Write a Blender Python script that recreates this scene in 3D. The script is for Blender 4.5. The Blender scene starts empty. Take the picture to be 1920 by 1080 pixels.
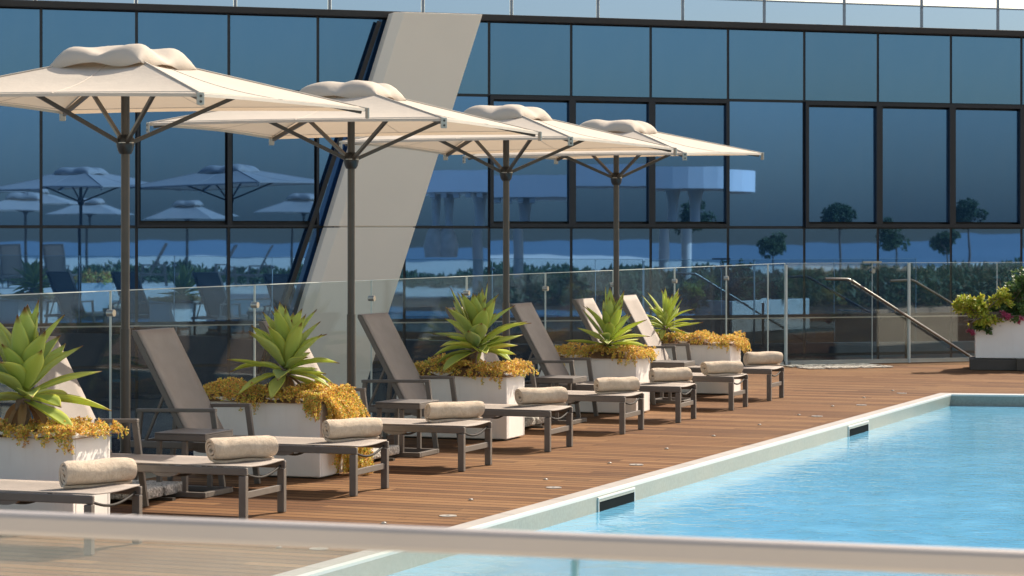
import bpy, math, random
from mathutils import Vector, Matrix
S = bpy.context.scene
PI = math.pi
random.seed(7)

# ------------------------------------------------------------------ camera, sky, sun, exposure
F, EYE, HY = 4700.0, 1.95, 437.0          # focal length in photo pixels, eye height, horizon row
cam_d = bpy.data.cameras.new("camera"); cam = bpy.data.objects.new("camera", cam_d)
S.collection.objects.link(cam); S.camera = cam
cam.location = (0, 0, EYE); cam.rotation_euler = (PI/2, 0, 0)
cam_d.sensor_width = 36; cam_d.lens = F/1920*36; cam_d.shift_y = -(540-HY)/1920
cam_d.clip_start = 0.1; cam_d.clip_end = 6000
cam_d.dof.use_dof = True; cam_d.dof.focus_distance = 22; cam_d.dof.aperture_fstop = 8.5

SUN_AZ, SUN_EL = math.radians(42), math.radians(41)     # azimuth from +Y towards +X
w = bpy.data.worlds.new("World"); S.world = w; w.use_nodes = True
nt = w.node_tree; nt.nodes.clear()
sky = nt.nodes.new('ShaderNodeTexSky'); sky.sky_type = 'NISHITA'; sky.sun_disc = False
sky.sun_elevation = SUN_EL; sky.sun_rotation = SUN_AZ
sky.altitude = 0; sky.air_density = 1.0; sky.dust_density = 1.9; sky.ozone_density = 2.4
bg = nt.nodes.new('ShaderNodeBackground'); bg.inputs[1].default_value = 0.098
ow = nt.nodes.new('ShaderNodeOutputWorld')
wt = nt.nodes.new('ShaderNodeMix'); wt.data_type = 'RGBA'; wt.blend_type = 'MULTIPLY'; wt.inputs[0].default_value = 1; wt.inputs[7].default_value = (1.16, .99, .80, 1)
nt.links.new(sky.outputs[0], wt.inputs[6]); nt.links.new(wt.outputs[2], bg.inputs[0]); nt.links.new(bg.outputs[0], ow.inputs[0])
sl = bpy.data.lights.new("sun", 'SUN'); sl.energy = 3.15; sl.angle = math.radians(0.5); sl.color = (1, .90, .76)
so = bpy.data.objects.new("sun", sl); S.collection.objects.link(so)
sdir = Vector((math.sin(SUN_AZ)*math.cos(SUN_EL), math.cos(SUN_AZ)*math.cos(SUN_EL), math.sin(SUN_EL)))
so.rotation_euler = sdir.to_track_quat('Z', 'Y').to_euler(); so.location = (10, 10, 30)
S.view_settings.view_transform = 'Standard'; S.view_settings.look = 'None'
S.view_settings.exposure = 1.3; S.view_settings.gamma = 1
S.cycles.transparent_max_bounces = 16
S.cycles.max_bounces = 8

# ------------------------------------------------------------------ geometry of the place
AA = math.radians(22.0)
A = Vector((math.sin(AA), math.cos(AA), 0))             # along the pool edge, away from the viewer
B = Vector((-A.y, A.x, 0))                              # across the deck, away from the pool
def G(px, py, z=0.0):                                   # deck point under a photo pixel
    D = F*(EYE-z)/(py-HY); return Vector(((px-960)/F*D, D, z))
def PT(px, py, D): return Vector(((px-960)/F*D, D, EYE-(py-HY)*D/F))

# ------------------------------------------------------------------ mesh builder
class MB:
    def __init__(s): s.v = []; s.f = []; s.m = []; s.uv = []; s.mi = 0; s.smooth = []
    def add(s, vs, fs, smooth=False, uvs=None):
        o = len(s.v); s.v += [tuple(p) for p in vs]
        for k, f in enumerate(fs):
            s.f.append([i+o for i in f]); s.m.append(s.mi); s.smooth.append(smooth)
            s.uv.append([uvs[i] for i in f] if uvs else None)
    def hexa(s, c):                                     # 8 corners: bottom 4 ccw, top 4 ccw
        s.add(c, [(3,2,1,0),(4,5,6,7),(0,1,5,4),(1,2,6,5),(2,3,7,6),(3,0,4,7)])
    def box(s, c, size, X=Vector((1,0,0)), Y=Vector((0,1,0)), Z=Vector((0,0,1))):
        c = Vector(c); hx, hy, hz = [q/2 for q in size]
        s.hexa([c+X*a*hx+Y*b*hy+Z*d*hz for d in (-1,1) for a,b in ((-1,-1),(1,-1),(1,1),(-1,1))])
    def bbox(s, x0,x1,y0,y1,z0,z1): s.box(((x0+x1)/2,(y0+y1)/2,(z0+z1)/2),(x1-x0,y1-y0,z1-z0))
    def bar(s, p, q, w, h, up=Vector((0,0,1))):         # rectangular bar from p to q
        p, q = Vector(p), Vector(q); d = (q-p).normalized()
        sx = d.cross(up)
        if sx.length < 1e-4: sx = d.cross(Vector((0,1,0)))
        sx.normalize(); u = sx.cross(d).normalized()
        s.hexa([p-sx*w/2-u*h/2, p+sx*w/2-u*h/2, q+sx*w/2-u*h/2, q-sx*w/2-u*h/2,
                p-sx*w/2+u*h/2, p+sx*w/2+u*h/2, q+sx*w/2+u*h/2, q-sx*w/2+u*h/2])
    def tube(s, pts, r, n=10, cap=True):
        pts = [Vector(p) for p in pts]; m = len(pts)
        rs = r if isinstance(r, (list, tuple)) else [r]*m
        vs = []; prev = None
        for i, p in enumerate(pts):
            d = (pts[min(i+1,m-1)]-pts[max(i-1,0)]).normalized()
            if prev is None:
                a = d.cross(Vector((0,0,1)))
                if a.length < 1e-3: a = d.cross(Vector((1,0,0)))
            else: a = prev - d*prev.dot(d)
            a.normalize(); prev = a; b = d.cross(a)
            vs += [p+(a*math.cos(t)+b*math.sin(t))*rs[i] for t in [2*PI*k/n for k in range(n)]]
        fs = [(i*n+k, i*n+(k+1)%n, (i+1)*n+(k+1)%n, (i+1)*n+k) for i in range(m-1) for k in range(n)]
        s.add(vs, fs, True)
        if cap: s.add(vs[:n], [tuple(range(n))[::-1]]); s.add(vs[-n:], [tuple(range(n))])
    def grid(s, fn, nu, nv, smooth=True, uv=True):
        vs = []; us = []
        for i in range(nu+1):
            for j in range(nv+1):
                vs.append(fn(i/nu, j/nv)); us.append((i/nu, j/nv))
        s.add(vs, [(i*(nv+1)+j,(i+1)*(nv+1)+j,(i+1)*(nv+1)+j+1,i*(nv+1)+j+1) for i in range(nu) for j in range(nv)], smooth, us)
    def build(s, name, mats, parent=None, bevel=0, loc=None):
        me = bpy.data.meshes.new(name); me.from_pydata(s.v, [], s.f); 
        if not isinstance(mats, (list, tuple)): mats = [mats]
        for m in mats: me.materials.append(m)
        me.polygons.foreach_set('material_index', s.m)
        me.polygons.foreach_set('use_smooth', s.smooth)
        if any(u is not None for u in s.uv):
            l = me.uv_layers.new(name='UVMap'); k = 0
            for f, u in zip(s.f, s.uv):
                for i in range(len(f)):
                    l.data[k].uv = u[i] if u else (0, 0); k += 1
        me.update()
        o = bpy.data.objects.new(name, me); S.collection.objects.link(o)
        if parent: o.parent = parent
        if loc is not None: o.location = loc
        if bevel:
            b = o.modifiers.new('bevel', 'BEVEL'); b.width = bevel; b.segments = 2; b.limit_method = 'ANGLE'
        return o

def tag(o, label=None, cat=None, group=None, kind=None):
    if label: o['label'] = label
    if cat: o['category'] = cat
    if group: o['group'] = group
    if kind: o['kind'] = kind
    return o
def thing(name, label, cat, loc=(0,0,0), rz=0, group=None):
    o = bpy.data.objects.new(name, None); S.collection.objects.link(o)
    o.location = loc; o.rotation_euler = (0,0,rz); return tag(o, label, cat, group)
def copy_tree(o, parent=None):
    c = o.copy(); S.collection.objects.link(c)
    if parent: c.parent = parent
    for ch in list(o.children): copy_tree(ch, c)
    return c
def base_name(o): return o

# ------------------------------------------------------------------ materials
def nmat(name):
    m = bpy.data.materials.new(name); m.use_nodes = True; t = m.node_tree
    p = t.nodes['Principled BSDF']; return m, t, p
def N(t, kind, **kw):
    n = t.nodes.new(kind)
    for k, v in kw.items(): setattr(n, k, v)
    return n
def noise(t, scale, detail=4, vec=None, rough=.55):
    n = N(t, 'ShaderNodeTexNoise'); n.inputs['Scale'].default_value = scale; n.inputs['Detail'].default_value = detail
    n.inputs['Roughness'].default_value = rough
    if vec is not None: t.links.new(vec, n.inputs['Vector'])
    return n
def mixc(t, fac, a, b, blend='MIX'):
    n = N(t, 'ShaderNodeMix', data_type='RGBA', blend_type=blend)
    for s, v in (('Factor', fac), ('A', a), ('B', b)):
        idx = {'Factor': 0, 'A': 6, 'B': 7}[s]
        if hasattr(v, 'is_output') or hasattr(v, 'links'): t.links.new(v, n.inputs[idx])
        else: n.inputs[idx].default_value = v if idx == 0 else (*v, 1)
    return n.outputs[2]
def mrange(t, v, a, b, c=0, d=1):
    n = N(t, 'ShaderNodeMapRange'); t.links.new(v, n.inputs[0])
    for i, x in enumerate((a, b, c, d)): n.inputs[i+1].default_value = x
    return n.outputs[0]
def math_(t, op, a, b=None):
    n = N(t, 'ShaderNodeMath', operation=op)
    for i, v in enumerate((a, b)):
        if v is None: continue
        if hasattr(v, 'links'): t.links.new(v, n.inputs[i])
        else: n.inputs[i].default_value = v
    return n.outputs[0]
def bump(t, p, h, strength=.3, dist=.01):
    b = N(t, 'ShaderNodeBump'); b.inputs['Strength'].default_value = strength; b.inputs['Distance'].default_value = dist
    t.links.new(h, b.inputs['Height']); t.links.new(b.outputs[0], p.inputs['Normal']); return b
def simple(name, col, rough=.5, metal=0, var=.12, scale=6, bmp=0, bscale=80, spec=.5):
    m, t, p = nmat(name)
    tc = N(t, 'ShaderNodeTexCoord')
    n = noise(t, scale, 5, tc.outputs['Object'])
    c = mixc(t, mrange(t, n.outputs[0], .3, .7), tuple(x*(1-var) for x in col), tuple(min(1,x*(1+var)) for x in col))
    t.links.new(c, p.inputs['Base Color'])
    p.inputs['Roughness'].default_value = rough; p.inputs['Metallic'].default_value = metal
    p.inputs['Specular IOR Level'].default_value = spec
    if bmp:
        n2 = noise(t, bscale, 3, tc.outputs['Object']); bump(t, p, n2.outputs[0], bmp, .004)
    return m

M = {}
M['frame'] = simple('taupe_powder_coat', (.14,.118,.10), .45, 0, .08, 12, .15, 400)
M['sling'] = simple('sling_fabric', (.30,.252,.214), .75, 0, .06, 9, .5, 700)
M['recessshade'] = simple('recess_shade', (.022,.026,.026), 1, 0, .05, spec=0)
M['railsteel'] = simple('dark_steel', (.22,.20,.18), .3, 1, .05)
M['darkrod'] = simple('dark_rod', (.03,.026,.022), .7, 0, .1, spec=.2)
M['bronze'] = simple('bronze_metal', (.062,.052,.042), .4, .2, .1, 8)
M['black'] = simple('black_plastic', (.012,.012,.012), .4, 0, .1)
M['clip'] = simple('corner_clip', (.42,.38,.31), .55, 0, .1)
M['mullion'] = simple('dark_mullion', (.020,.021,.025), .4, .3, .1)
M['fascia'] = simple('roof_fascia', (.032,.026,.022), .55, .2, .15, 1)
M['steel'] = simple('brushed_steel', (.42,.40,.37), .34, 1, .06, 5)
M['clad'] = simple('pillar_cladding', (.86,.71,.55), .6, 0, .03, .6)
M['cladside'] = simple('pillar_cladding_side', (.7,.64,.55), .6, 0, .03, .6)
M['soil'] = simple('soil', (.05,.035,.025), .95, 0, .4, 30, .8, 60)
M['kerb'] = simple('kerb_stone', (.50,.46,.39), .8, 0, .12, 3, .3, 60)
M['lowfloor'] = simple('lower_floor', (.16,.16,.17), .8, 0, .2, 1, .3, 40)
M['woodtrim'] = simple('dark_plinth', (.075,.062,.05), .7, 0, .15, 4)
M['white'] = simple('white_disc', (.40,.36,.31), .35, 0, .05)
M['railpaint'] = simple('satin_rail', (.37,.325,.295), .45, .25, .03, 3)
M['bark'] = simple('bark', (.20,.15,.11), .9, 0, .4, 25, .9, 60)
M['slabwhite'] = simple('canopy_render', (.92,.86,.78), .7, 0, .04, 1)
M['curtain'] = simple('curtain_cloth', (.8,.72,.62), .8, 0, .15, 5)

def planter_mat():
    m, t, p = nmat('white_planter')
    tc = N(t, 'ShaderNodeTexCoord'); n = noise(t, 2.2, 6, tc.outputs['Object'], .65)
    mp = N(t, 'ShaderNodeMapping'); mp.inputs['Scale'].default_value = (9, 9, .8); t.links.new(tc.outputs['Object'], mp.inputs[0])
    n2 = noise(t, 3, 5, mp.outputs[0], .6)
    c = mixc(t, mrange(t, n.outputs[0], .35, .75), (.93,.88,.81), (.87,.80,.72))
    c = mixc(t, mrange(t, n2.outputs[0], .56, .8, 0, .12), c, (.5,.44,.36))
    t.links.new(c, p.inputs['Base Color']); p.inputs['Roughness'].default_value = .55
    bump(t, p, n.outputs[0], .15, .01); return m
M['planter'] = planter_mat()

def stone_mat():
    m, t, p = nmat('exposed_aggregate')
    tc = N(t, 'ShaderNodeTexCoord'); v = N(t, 'ShaderNodeTexVoronoi'); v.inputs['Scale'].default_value = 70
    t.links.new(tc.outputs['Object'], v.inputs['Vector'])
    r = N(t, 'ShaderNodeValToRGB'); t.links.new(v.outputs['Color'], r.inputs[0])
    r.color_ramp.elements[0].color = (.16,.14,.12,1); r.color_ramp.elements[1].color = (.72,.68,.60,1)
    t.links.new(r.outputs[0], p.inputs['Base Color']); p.inputs['Roughness'].default_value = .8
    bump(t, p, v.outputs['Distance'], .8, .006); return m
M['stone'] = stone_mat()

def fabric(name, col, trans, tcol, bmp=.25, sc=1.6):
    m, t, p = nmat(name); out = t.nodes['Material Output']
    tc = N(t, 'ShaderNodeTexCoord'); n = noise(t, sc, 5, tc.outputs['Object'])
    c = mixc(t, mrange(t, n.outputs[0], .3, .7), tuple(x*.95 for x in col), col)
    t.links.new(c, p.inputs['Base Color']); p.inputs['Roughness'].default_value = .85; p.inputs['Specular IOR Level'].default_value = .2
    n2 = noise(t, 3.5, 4, tc.outputs['Object'], .6); bump(t, p, n2.outputs[0], bmp, .05)
    tr = N(t, 'ShaderNodeBsdfTranslucent'); tr.inputs[0].default_value = (*tcol, 1)
    mx = N(t, 'ShaderNodeMixShader'); mx.inputs[0].default_value = trans
    t.links.new(p.outputs[0], mx.inputs[1]); t.links.new(tr.outputs[0], mx.inputs[2]); t.links.new(mx.outputs[0], out.inputs[0])
    return m
M['seam'] = simple('seam_tape', (.50,.44,.37), .9, 0, .05)
M['canvas'] = fabric('cream_canvas', (.66,.585,.495), .28, (.60,.46,.32))

def towel_mat():
    m, t, p = nmat('terry_towel'); tc = N(t, 'ShaderNodeTexCoord')
    n = noise(t, 14, 7, tc.outputs['Object'], .7); n2 = noise(t, 190, 2, tc.outputs['Object'])
    c = mixc(t, mrange(t, n.outputs[0], .35, .68), (.66,.505,.355), (.82,.66,.49))
    c = mixc(t, mrange(t, n2.outputs[0], .4, .6, 0, .25), c, (.38,.30,.22))
    t.links.new(c, p.inputs['Base Color']); p.inputs['Roughness'].default_value = .95; p.inputs['Specular IOR Level'].default_value = .1
    p.inputs['Sheen Weight'].default_value = .3
    a = math_(t, 'ADD', n.outputs[0], math_(t, 'MULTIPLY', n2.outputs[0], .35)); bump(t, p, a, 1, .02); return m
M['towel'] = towel_mat()

def deck_mat():
    m, t, p = nmat('hardwood_decking'); tc = N(t, 'ShaderNodeTexCoord')
    sp = N(t, 'ShaderNodeSeparateXYZ'); t.links.new(tc.outputs['Object'], sp.inputs[0])
    X, Y = sp.outputs[0], sp.outputs[1]                 # X along the boards, Y across
    W = .155
    q = math_(t, 'DIVIDE', Y, W); fl = math_(t, 'FLOOR', q); fr = math_(t, 'FRACT', q)
    wn = N(t, 'ShaderNodeTexWhiteNoise', noise_dimensions='1D'); t.links.new(fl, wn.inputs['W'])
    # board ends: shift every row at random, boards 2.4 m long
    xs = math_(t, 'ADD', math_(t, 'DIVIDE', X, 2.4), math_(t, 'MULTIPLY', wn.outputs[0], 7.3))
    fx = math_(t, 'FLOOR', xs); frx = math_(t, 'FRACT', xs)
    cb = N(t, 'ShaderNodeCombineXYZ'); t.links.new(fx, cb.inputs[0]); t.links.new(fl, cb.inputs[1])
    wn2 = N(t, 'ShaderNodeTexWhiteNoise', noise_dimensions='3D'); t.links.new(cb.outputs[0], wn2.inputs['Vector'])
    r = N(t, 'ShaderNodeValToRGB'); t.links.new(wn2.outputs[0], r.inputs[0])
    e = r.color_ramp.elements; e[0].color = (.088,.042,.015,1); e[1].color = (.300,.162,.066,1)
    e.new(.35).color = (.158,.077,.027,1); e.new(.7).color = (.222,.113,.042,1)
    mp = N(t, 'ShaderNodeMapping'); mp.inputs['Scale'].default_value = (1.2, 26, 1); t.links.new(tc.outputs['Object'], mp.inputs[0])
    g = noise(t, 2.2, 6, mp.outputs[0], .65)
    c = mixc(t, mrange(t, g.outputs[0], .3, .72, 0, .75), r.outputs[0], (.13,.055,.030))
    n = noise(t, .55, 5, tc.outputs['Object'], .6)
    c = mixc(t, mrange(t, n.outputs[0], .45, .75, 0, .5), c, (.27,.155,.070))
    # four fine ridges per board, and the open joint between boards
    rid = math_(t, 'FRACT', math_(t, 'MULTIPLY', fr, 4)); rid = math_(t, 'ABSOLUTE', math_(t, 'SUBTRACT', rid, .5))
    ridd = mrange(t, rid, .34, .48)
    c = mixc(t, math_(t, 'MULTIPLY', ridd, .45), c, (.07,.032,.018))
    gap = math_(t, 'MAXIMUM', math_(t, 'LESS_THAN', fr, .13), math_(t, 'LESS_THAN', frx, .0022))
    c = mixc(t, gap, c, (.018,.011,.008))
    t.links.new(c, p.inputs['Base Color']); p.inputs['Roughness'].default_value = .8; p.inputs['Specular IOR Level'].default_value = .12
    h = math_(t, 'SUBTRACT', math_(t, 'SUBTRACT', 1.0, gap), math_(t, 'MULTIPLY', ridd, .5))
    h = math_(t, 'ADD', h, math_(t, 'MULTIPLY', g.outputs[0], .4)); bump(t, p, h, .6, .006)
    return m
M['deck'] = deck_mat()

def water_mat(name, c1, c2, s=1, bstr=.6, rough=.03):
    m, t, p = nmat(name); tc = N(t, 'ShaderNodeTexCoord')
    mp = N(t, 'ShaderNodeMapping'); mp.inputs['Scale'].default_value = (1, 1, 1); t.links.new(tc.outputs['Object'], mp.inputs[0])
    n1 = noise(t, 3.2*s, 3, mp.outputs[0], .55); n1.inputs['Distortion'].default_value = .8
    n2 = noise(t, 12*s, 3, mp.outputs[0], .6); n3 = noise(t, .35*s, 3, mp.outputs[0])
    v = N(t, 'ShaderNodeTexVoronoi', feature='SMOOTH_F1'); v.inputs['Scale'].default_value = 2.6*s
    ad = N(t, 'ShaderNodeVectorMath', operation='ADD'); sc = N(t, 'ShaderNodeVectorMath', operation='SCALE'); sc.inputs['Scale'].default_value = .5
    t.links.new(n1.outputs['Color'], sc.inputs[0]); t.links.new(sc.outputs[0], ad.inputs[0]); t.links.new(mp.outputs[0], ad.inputs[1]); t.links.new(ad.outputs[0], v.inputs['Vector'])
    c = mixc(t, mrange(t, n3.outputs[0], .35, .7), c1, c2)
    c = mixc(t, mrange(t, v.outputs[0], .45, .9, 0, .28), c, tuple(min(1, x*1.5+.04) for x in c2))
    c = mixc(t, mrange(t, n1.outputs[0], .42, .75, 0, .3), c, tuple(x*.6 for x in c1))
    t.links.new(c, p.inputs['Base Color']); p.inputs['Roughness'].default_value = rough; p.inputs['IOR'].default_value = 1.33; p.inputs['Specular IOR Level'].default_value = .25
    h = math_(t, 'ADD', n1.outputs[0], math_(t, 'MULTIPLY', n2.outputs[0], .35)); bump(t, p, h, bstr, .05)
    return m
M['water'] = water_mat('pool_water', (.12,.36,.54), (.16,.43,.63), 1, .16)
M['sea'] = simple('sea_water', (.17,.245,.30), .9, 0, .06, .004, spec=.1)
def tile_mat():
    m, t, p = nmat('pool_wall_tile'); tc = N(t, 'ShaderNodeTexCoord')
    n = noise(t, 1.5, 4, tc.outputs['Object']); n2 = noise(t, 40, 2, tc.outputs['Object'])
    c = mixc(t, mrange(t, n.outputs[0], .35, .7), (.215,.25,.215), (.265,.275,.225))
    c = mixc(t, mrange(t, n2.outputs[0], .4, .6, 0, .15), c, (.45,.52,.47))
    t.links.new(c, p.inputs['Base Color']); p.inputs['Roughness'].default_value = .3; return m
M['tile'] = tile_mat()
M['coping'] = simple('pale_coping', (.36,.33,.30), .55, 0, .08, 3, .2, 90)
def joints(m):
    t = m.node_tree; p = t.nodes['Principled BSDF']; src = p.inputs['Base Color'].links[0].from_socket
    tc = N(t, 'ShaderNodeTexCoord'); d = N(t, 'ShaderNodeVectorMath', operation='DOT_PRODUCT'); t.links.new(tc.outputs['Object'], d.inputs[0]); d.inputs[1].default_value = tuple(A)
    fr_ = math_(t, 'FRACT', d.outputs['Value']); k_ = math_(t, 'LESS_THAN', fr_, .022)
    n_ = noise(t, 1.1, 5, tc.outputs['Object']); c = mixc(t, mrange(t, n_.outputs[0], .45, .75, 0, .45), src, (.26,.22,.18))
    c = mixc(t, math_(t, 'MULTIPLY', k_, .6), c, (.10,.09,.08)); t.links.new(c, p.inputs['Base Color'])
joints(M['coping'])
M['copingnose'] = simple('coping_nose', (.62,.64,.60), .3, 0, .03, 3)  # paler than the coping, its edge highlight put into the colour; skimmer frames share it

def facade_glass(name, tint, body, wav=1.0):
    m, t, p = nmat(name); out = t.nodes['Material Output']; tc = N(t, 'ShaderNodeTexCoord')
    g = N(t, 'ShaderNodeBsdfGlossy'); g.inputs['Roughness'].default_value = .012
    oi = N(t, 'ShaderNodeObjectInfo')
    c = mixc(t, mrange(t, oi.outputs['Random'], 0, 1, 0, 1), tuple(x*.93 for x in tint), tuple(x*1.07 for x in tint))
    mp = N(t, 'ShaderNodeMapping'); mp.inputs['Scale'].default_value = (1, 1, .3); t.links.new(tc.outputs['Object'], mp.inputs[0])
    n0 = noise(t, 5, 5, mp.outputs[0], .6)
    c = mixc(t, mrange(t, n0.outputs[0], .35, .7, 0, .02), c, (.4,.45,.5))
    t.links.new(c, g.inputs[0])
    n = noise(t, .55, 2, tc.outputs['Object']); n2 = noise(t, 2.2, 1, tc.outputs['Object'])
    h = math_(t, 'ADD', n.outputs[0], math_(t, 'MULTIPLY', n2.outputs[0], .12))
    b = N(t, 'ShaderNodeBump'); b.inputs['Strength'].default_value = 1; b.inputs['Distance'].default_value = .0005*wav
    t.links.new(h, b.inputs['Height']); t.links.new(b.outputs[0], g.inputs['Normal'])
    d = N(t, 'ShaderNodeBsdfDiffuse'); d.inputs[0].default_value = (*body, 1)
    a = N(t, 'ShaderNodeAddShader'); t.links.new(g.outputs[0], a.inputs[0]); t.links.new(d.outputs[0], a.inputs[1])
    t.links.new(a.outputs[0], out.inputs[0]); return m
M['glassU'] = facade_glass('solar_glass', (.080,.172,.315), (.008,.022,.045))
M['glassW'] = facade_glass('window_glass', (.066,.158,.355), (.007,.022,.048))
M['glassM'] = facade_glass('middle_glass', (.076,.180,.400), (.008,.023,.050))  # this and neighbouring rows tinted bluer to paint over the greyer reflected horizon
M['glassR'] = facade_glass('parapet_glass', (.095,.200,.385), (.008,.022,.048), 1.2)
M['glassL'] = facade_glass('lower_glass', (.055,.085,.13), (.004,.007,.012), 1.6)  # shade of the reflected deck side put into this darker tint

def clear_glass(name, tint, refl, haze=0, hazec=(.7,.7,.68)):
    m, t, p = nmat(name); out = t.nodes['Material Output']
    tr = N(t, 'ShaderNodeBsdfTransparent'); tr.inputs[0].default_value = (*tint, 1)
    g = N(t, 'ShaderNodeBsdfGlossy'); g.inputs['Roughness'].default_value = .02; g.inputs[0].default_value = (.9,.95,.93,1)
    mx = N(t, 'ShaderNodeMixShader'); mx.inputs[0].default_value = refl
    t.links.new(tr.outputs[0], mx.inputs[1]); t.links.new(g.outputs[0], mx.inputs[2]); res = mx.outputs[0]
    if haze:
        tc = N(t, 'ShaderNodeTexCoord'); n = noise(t, 1.3, 5, tc.outputs['Object'], .65)
        d = N(t, 'ShaderNodeBsdfDiffuse'); d.inputs[0].default_value = (*hazec, 1)
        m2 = N(t, 'ShaderNodeMixShader'); t.links.new(mrange(t, n.outputs[0], .3, .75, haze*.3, haze*1.7), m2.inputs[0])
        t.links.new(res, m2.inputs[1]); t.links.new(d.outputs[0], m2.inputs[2]); res = m2.outputs[0]
    t.links.new(res, out.inputs[0]); return m
M['clear'] = clear_glass('balustrade_glass', (.88,.91,.90), .035, .012)
M['edge'] = simple('polished_glass_edge', (.60,.64,.60), .25, 0, .05)
M['roofglass'] = clear_glass('roof_glass', (.44,.54,.68), .03)  # tint deepened to dim the bright sky behind the roof edge
M['nearglass'] = clear_glass('near_glass', (.88,.92,.92), .05, .10, (.75,.72,.70))

def leaf_mat(name, cols, trans=.35, rough=.5, edge=None, tipc=None, clump=None):
    m, t, p = nmat(name); out = t.nodes['Material Output']
    g = N(t, 'ShaderNodeNewGeometry'); tc = N(t, 'ShaderNodeTexCoord')
    r = N(t, 'ShaderNodeValToRGB'); e = r.color_ramp.elements
    fac = g.outputs['Random Per Island']
    if clump:
        n = noise(t, clump, 3, tc.outputs['Object']); fac = math_(t, 'ADD', math_(t, 'MULTIPLY', fac, .75), mrange(t, n.outputs[0], .3, .7, 0, .25))
    t.links.new(fac, r.inputs[0])
    e[0].color = (*cols[0], 1); e[1].color = (*cols[-1], 1)
    for i, c in enumerate(cols[1:-1]): e.new((i+1)/(len(cols)-1)).color = (*c, 1)
    c = r.outputs[0]
    if edge:
        uv = N(t, 'ShaderNodeUVMap'); sp = N(t, 'ShaderNodeSeparateXYZ'); t.links.new(uv.outputs[0], sp.inputs[0])
        ed = mrange(t, math_(t, 'ABSOLUTE', math_(t, 'SUBTRACT', sp.outputs[1], .5)), .40, .5)
        c = mixc(t, math_(t, 'MULTIPLY', ed, .75), c, edge)  # yellow leaf margin, with sunlit edges put into the same colour
        n = noise(t, 9, 4, tc.outputs['Object'])
        tip = mrange(t, math_(t, 'ADD', sp.outputs[0], math_(t, 'MULTIPLY', n.outputs[0], .10)), .93, 1.03)
        c = mixc(t, tip, c, tipc)
        st = noise(t, 3, 4, tc.outputs['Object']); c = mixc(t, mrange(t, st.outputs[0], .5, .8, 0, .35), c, edge)
    t.links.new(c, p.inputs['Base Color']); p.inputs['Roughness'].default_value = rough
    tr = N(t, 'ShaderNodeBsdfTranslucent'); t.links.new(c, tr.inputs[0])
    mx = N(t, 'ShaderNodeMixShader'); mx.inputs[0].default_value = trans
    t.links.new(p.outputs[0], mx.inputs[1]); t.links.new(tr.outputs[0], mx.inputs[2]); t.links.new(mx.outputs[0], out.inputs[0])
    return m
M['agave'] = leaf_mat('agave_leaf', [(.50,.60,.16), (.64,.72,.18), (.46,.55,.24), (.78,.80,.20)], .42, .45, (.68,.66,.08), (.30,.13,.045))
M['agavedead'] = leaf_mat('dry_agave_leaf', [(.28,.15,.07), (.40,.25,.12)], .2, .8)
M['sedum'] = leaf_mat('succulent_leaf', [(.16,.22,.05), (.44,.48,.09), (.92,.74,.15), (.88,.50,.11), (.52,.22,.07), (1,.85,.30)], .3, .5, clump=3)
M['stem'] = simple('succulent_stems', (.15,.08,.035), .9, 0, .4, 30, .9, 80)
M['shrub'] = leaf_mat('dark_shrub_leaf', [(.05,.11,.03), (.09,.17,.04), (.15,.22,.05)], .3, .45)
M['lime'] = leaf_mat('lime_shrub_leaf', [(.30,.42,.04), (.50,.52,.05), (.62,.50,.10)], .4, .5)
M['petal'] = leaf_mat('pink_petal', [(.45,.05,.12), (.60,.12,.22)], .3, .6)
M['hedge'] = leaf_mat('hedge_leaf', [(.04,.08,.02), (.08,.13,.04), (.16,.19,.07)], .2, .6)

# ------------------------------------------------------------------ facade plane
FE_A = math.atan((14300-960)/F)
FE = Vector((math.sin(FE_A), math.cos(FE_A), 0)); FN = Vector((FE.y, -FE.x, 0))   # FN points at the viewer
F0 = Vector((-960/F*36.0, 36.0, 0))
def FP(px, off=0.0):                                    # point of the facade plane (pushed off towards the viewer) under column px
    k = (px-960)/F; o = F0+FN*off
    # o + s*FE = D*(k,1)
    s = (o.x-k*o.y)/(k*FE.y-FE.x); q = o+FE*s; return Vector((q.x, q.y, 0))
def FZ(px, py, off=0.0): D = FP(px, off).y; return EYE-(py-HY)*D/F
def MIR(p):
    d = (p-F0); d = Vector((d.x, d.y, 0)).dot(FN); return p-FN*2*d
def RP(px, py, D): return MIR(PT(px, py, D))

Z_TOP = FZ(0, 13); Z_W = FZ(860, 178); Z_M = FZ(960, 426); Z_L = FZ(640, 602); Z_L2 = FZ(300, 687); Z_B = -1.35
mull = [-290,-105,77,256,429,596,758,917,1071,1220,1365,1508,1646,1783,1915,2042,2165]

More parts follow.
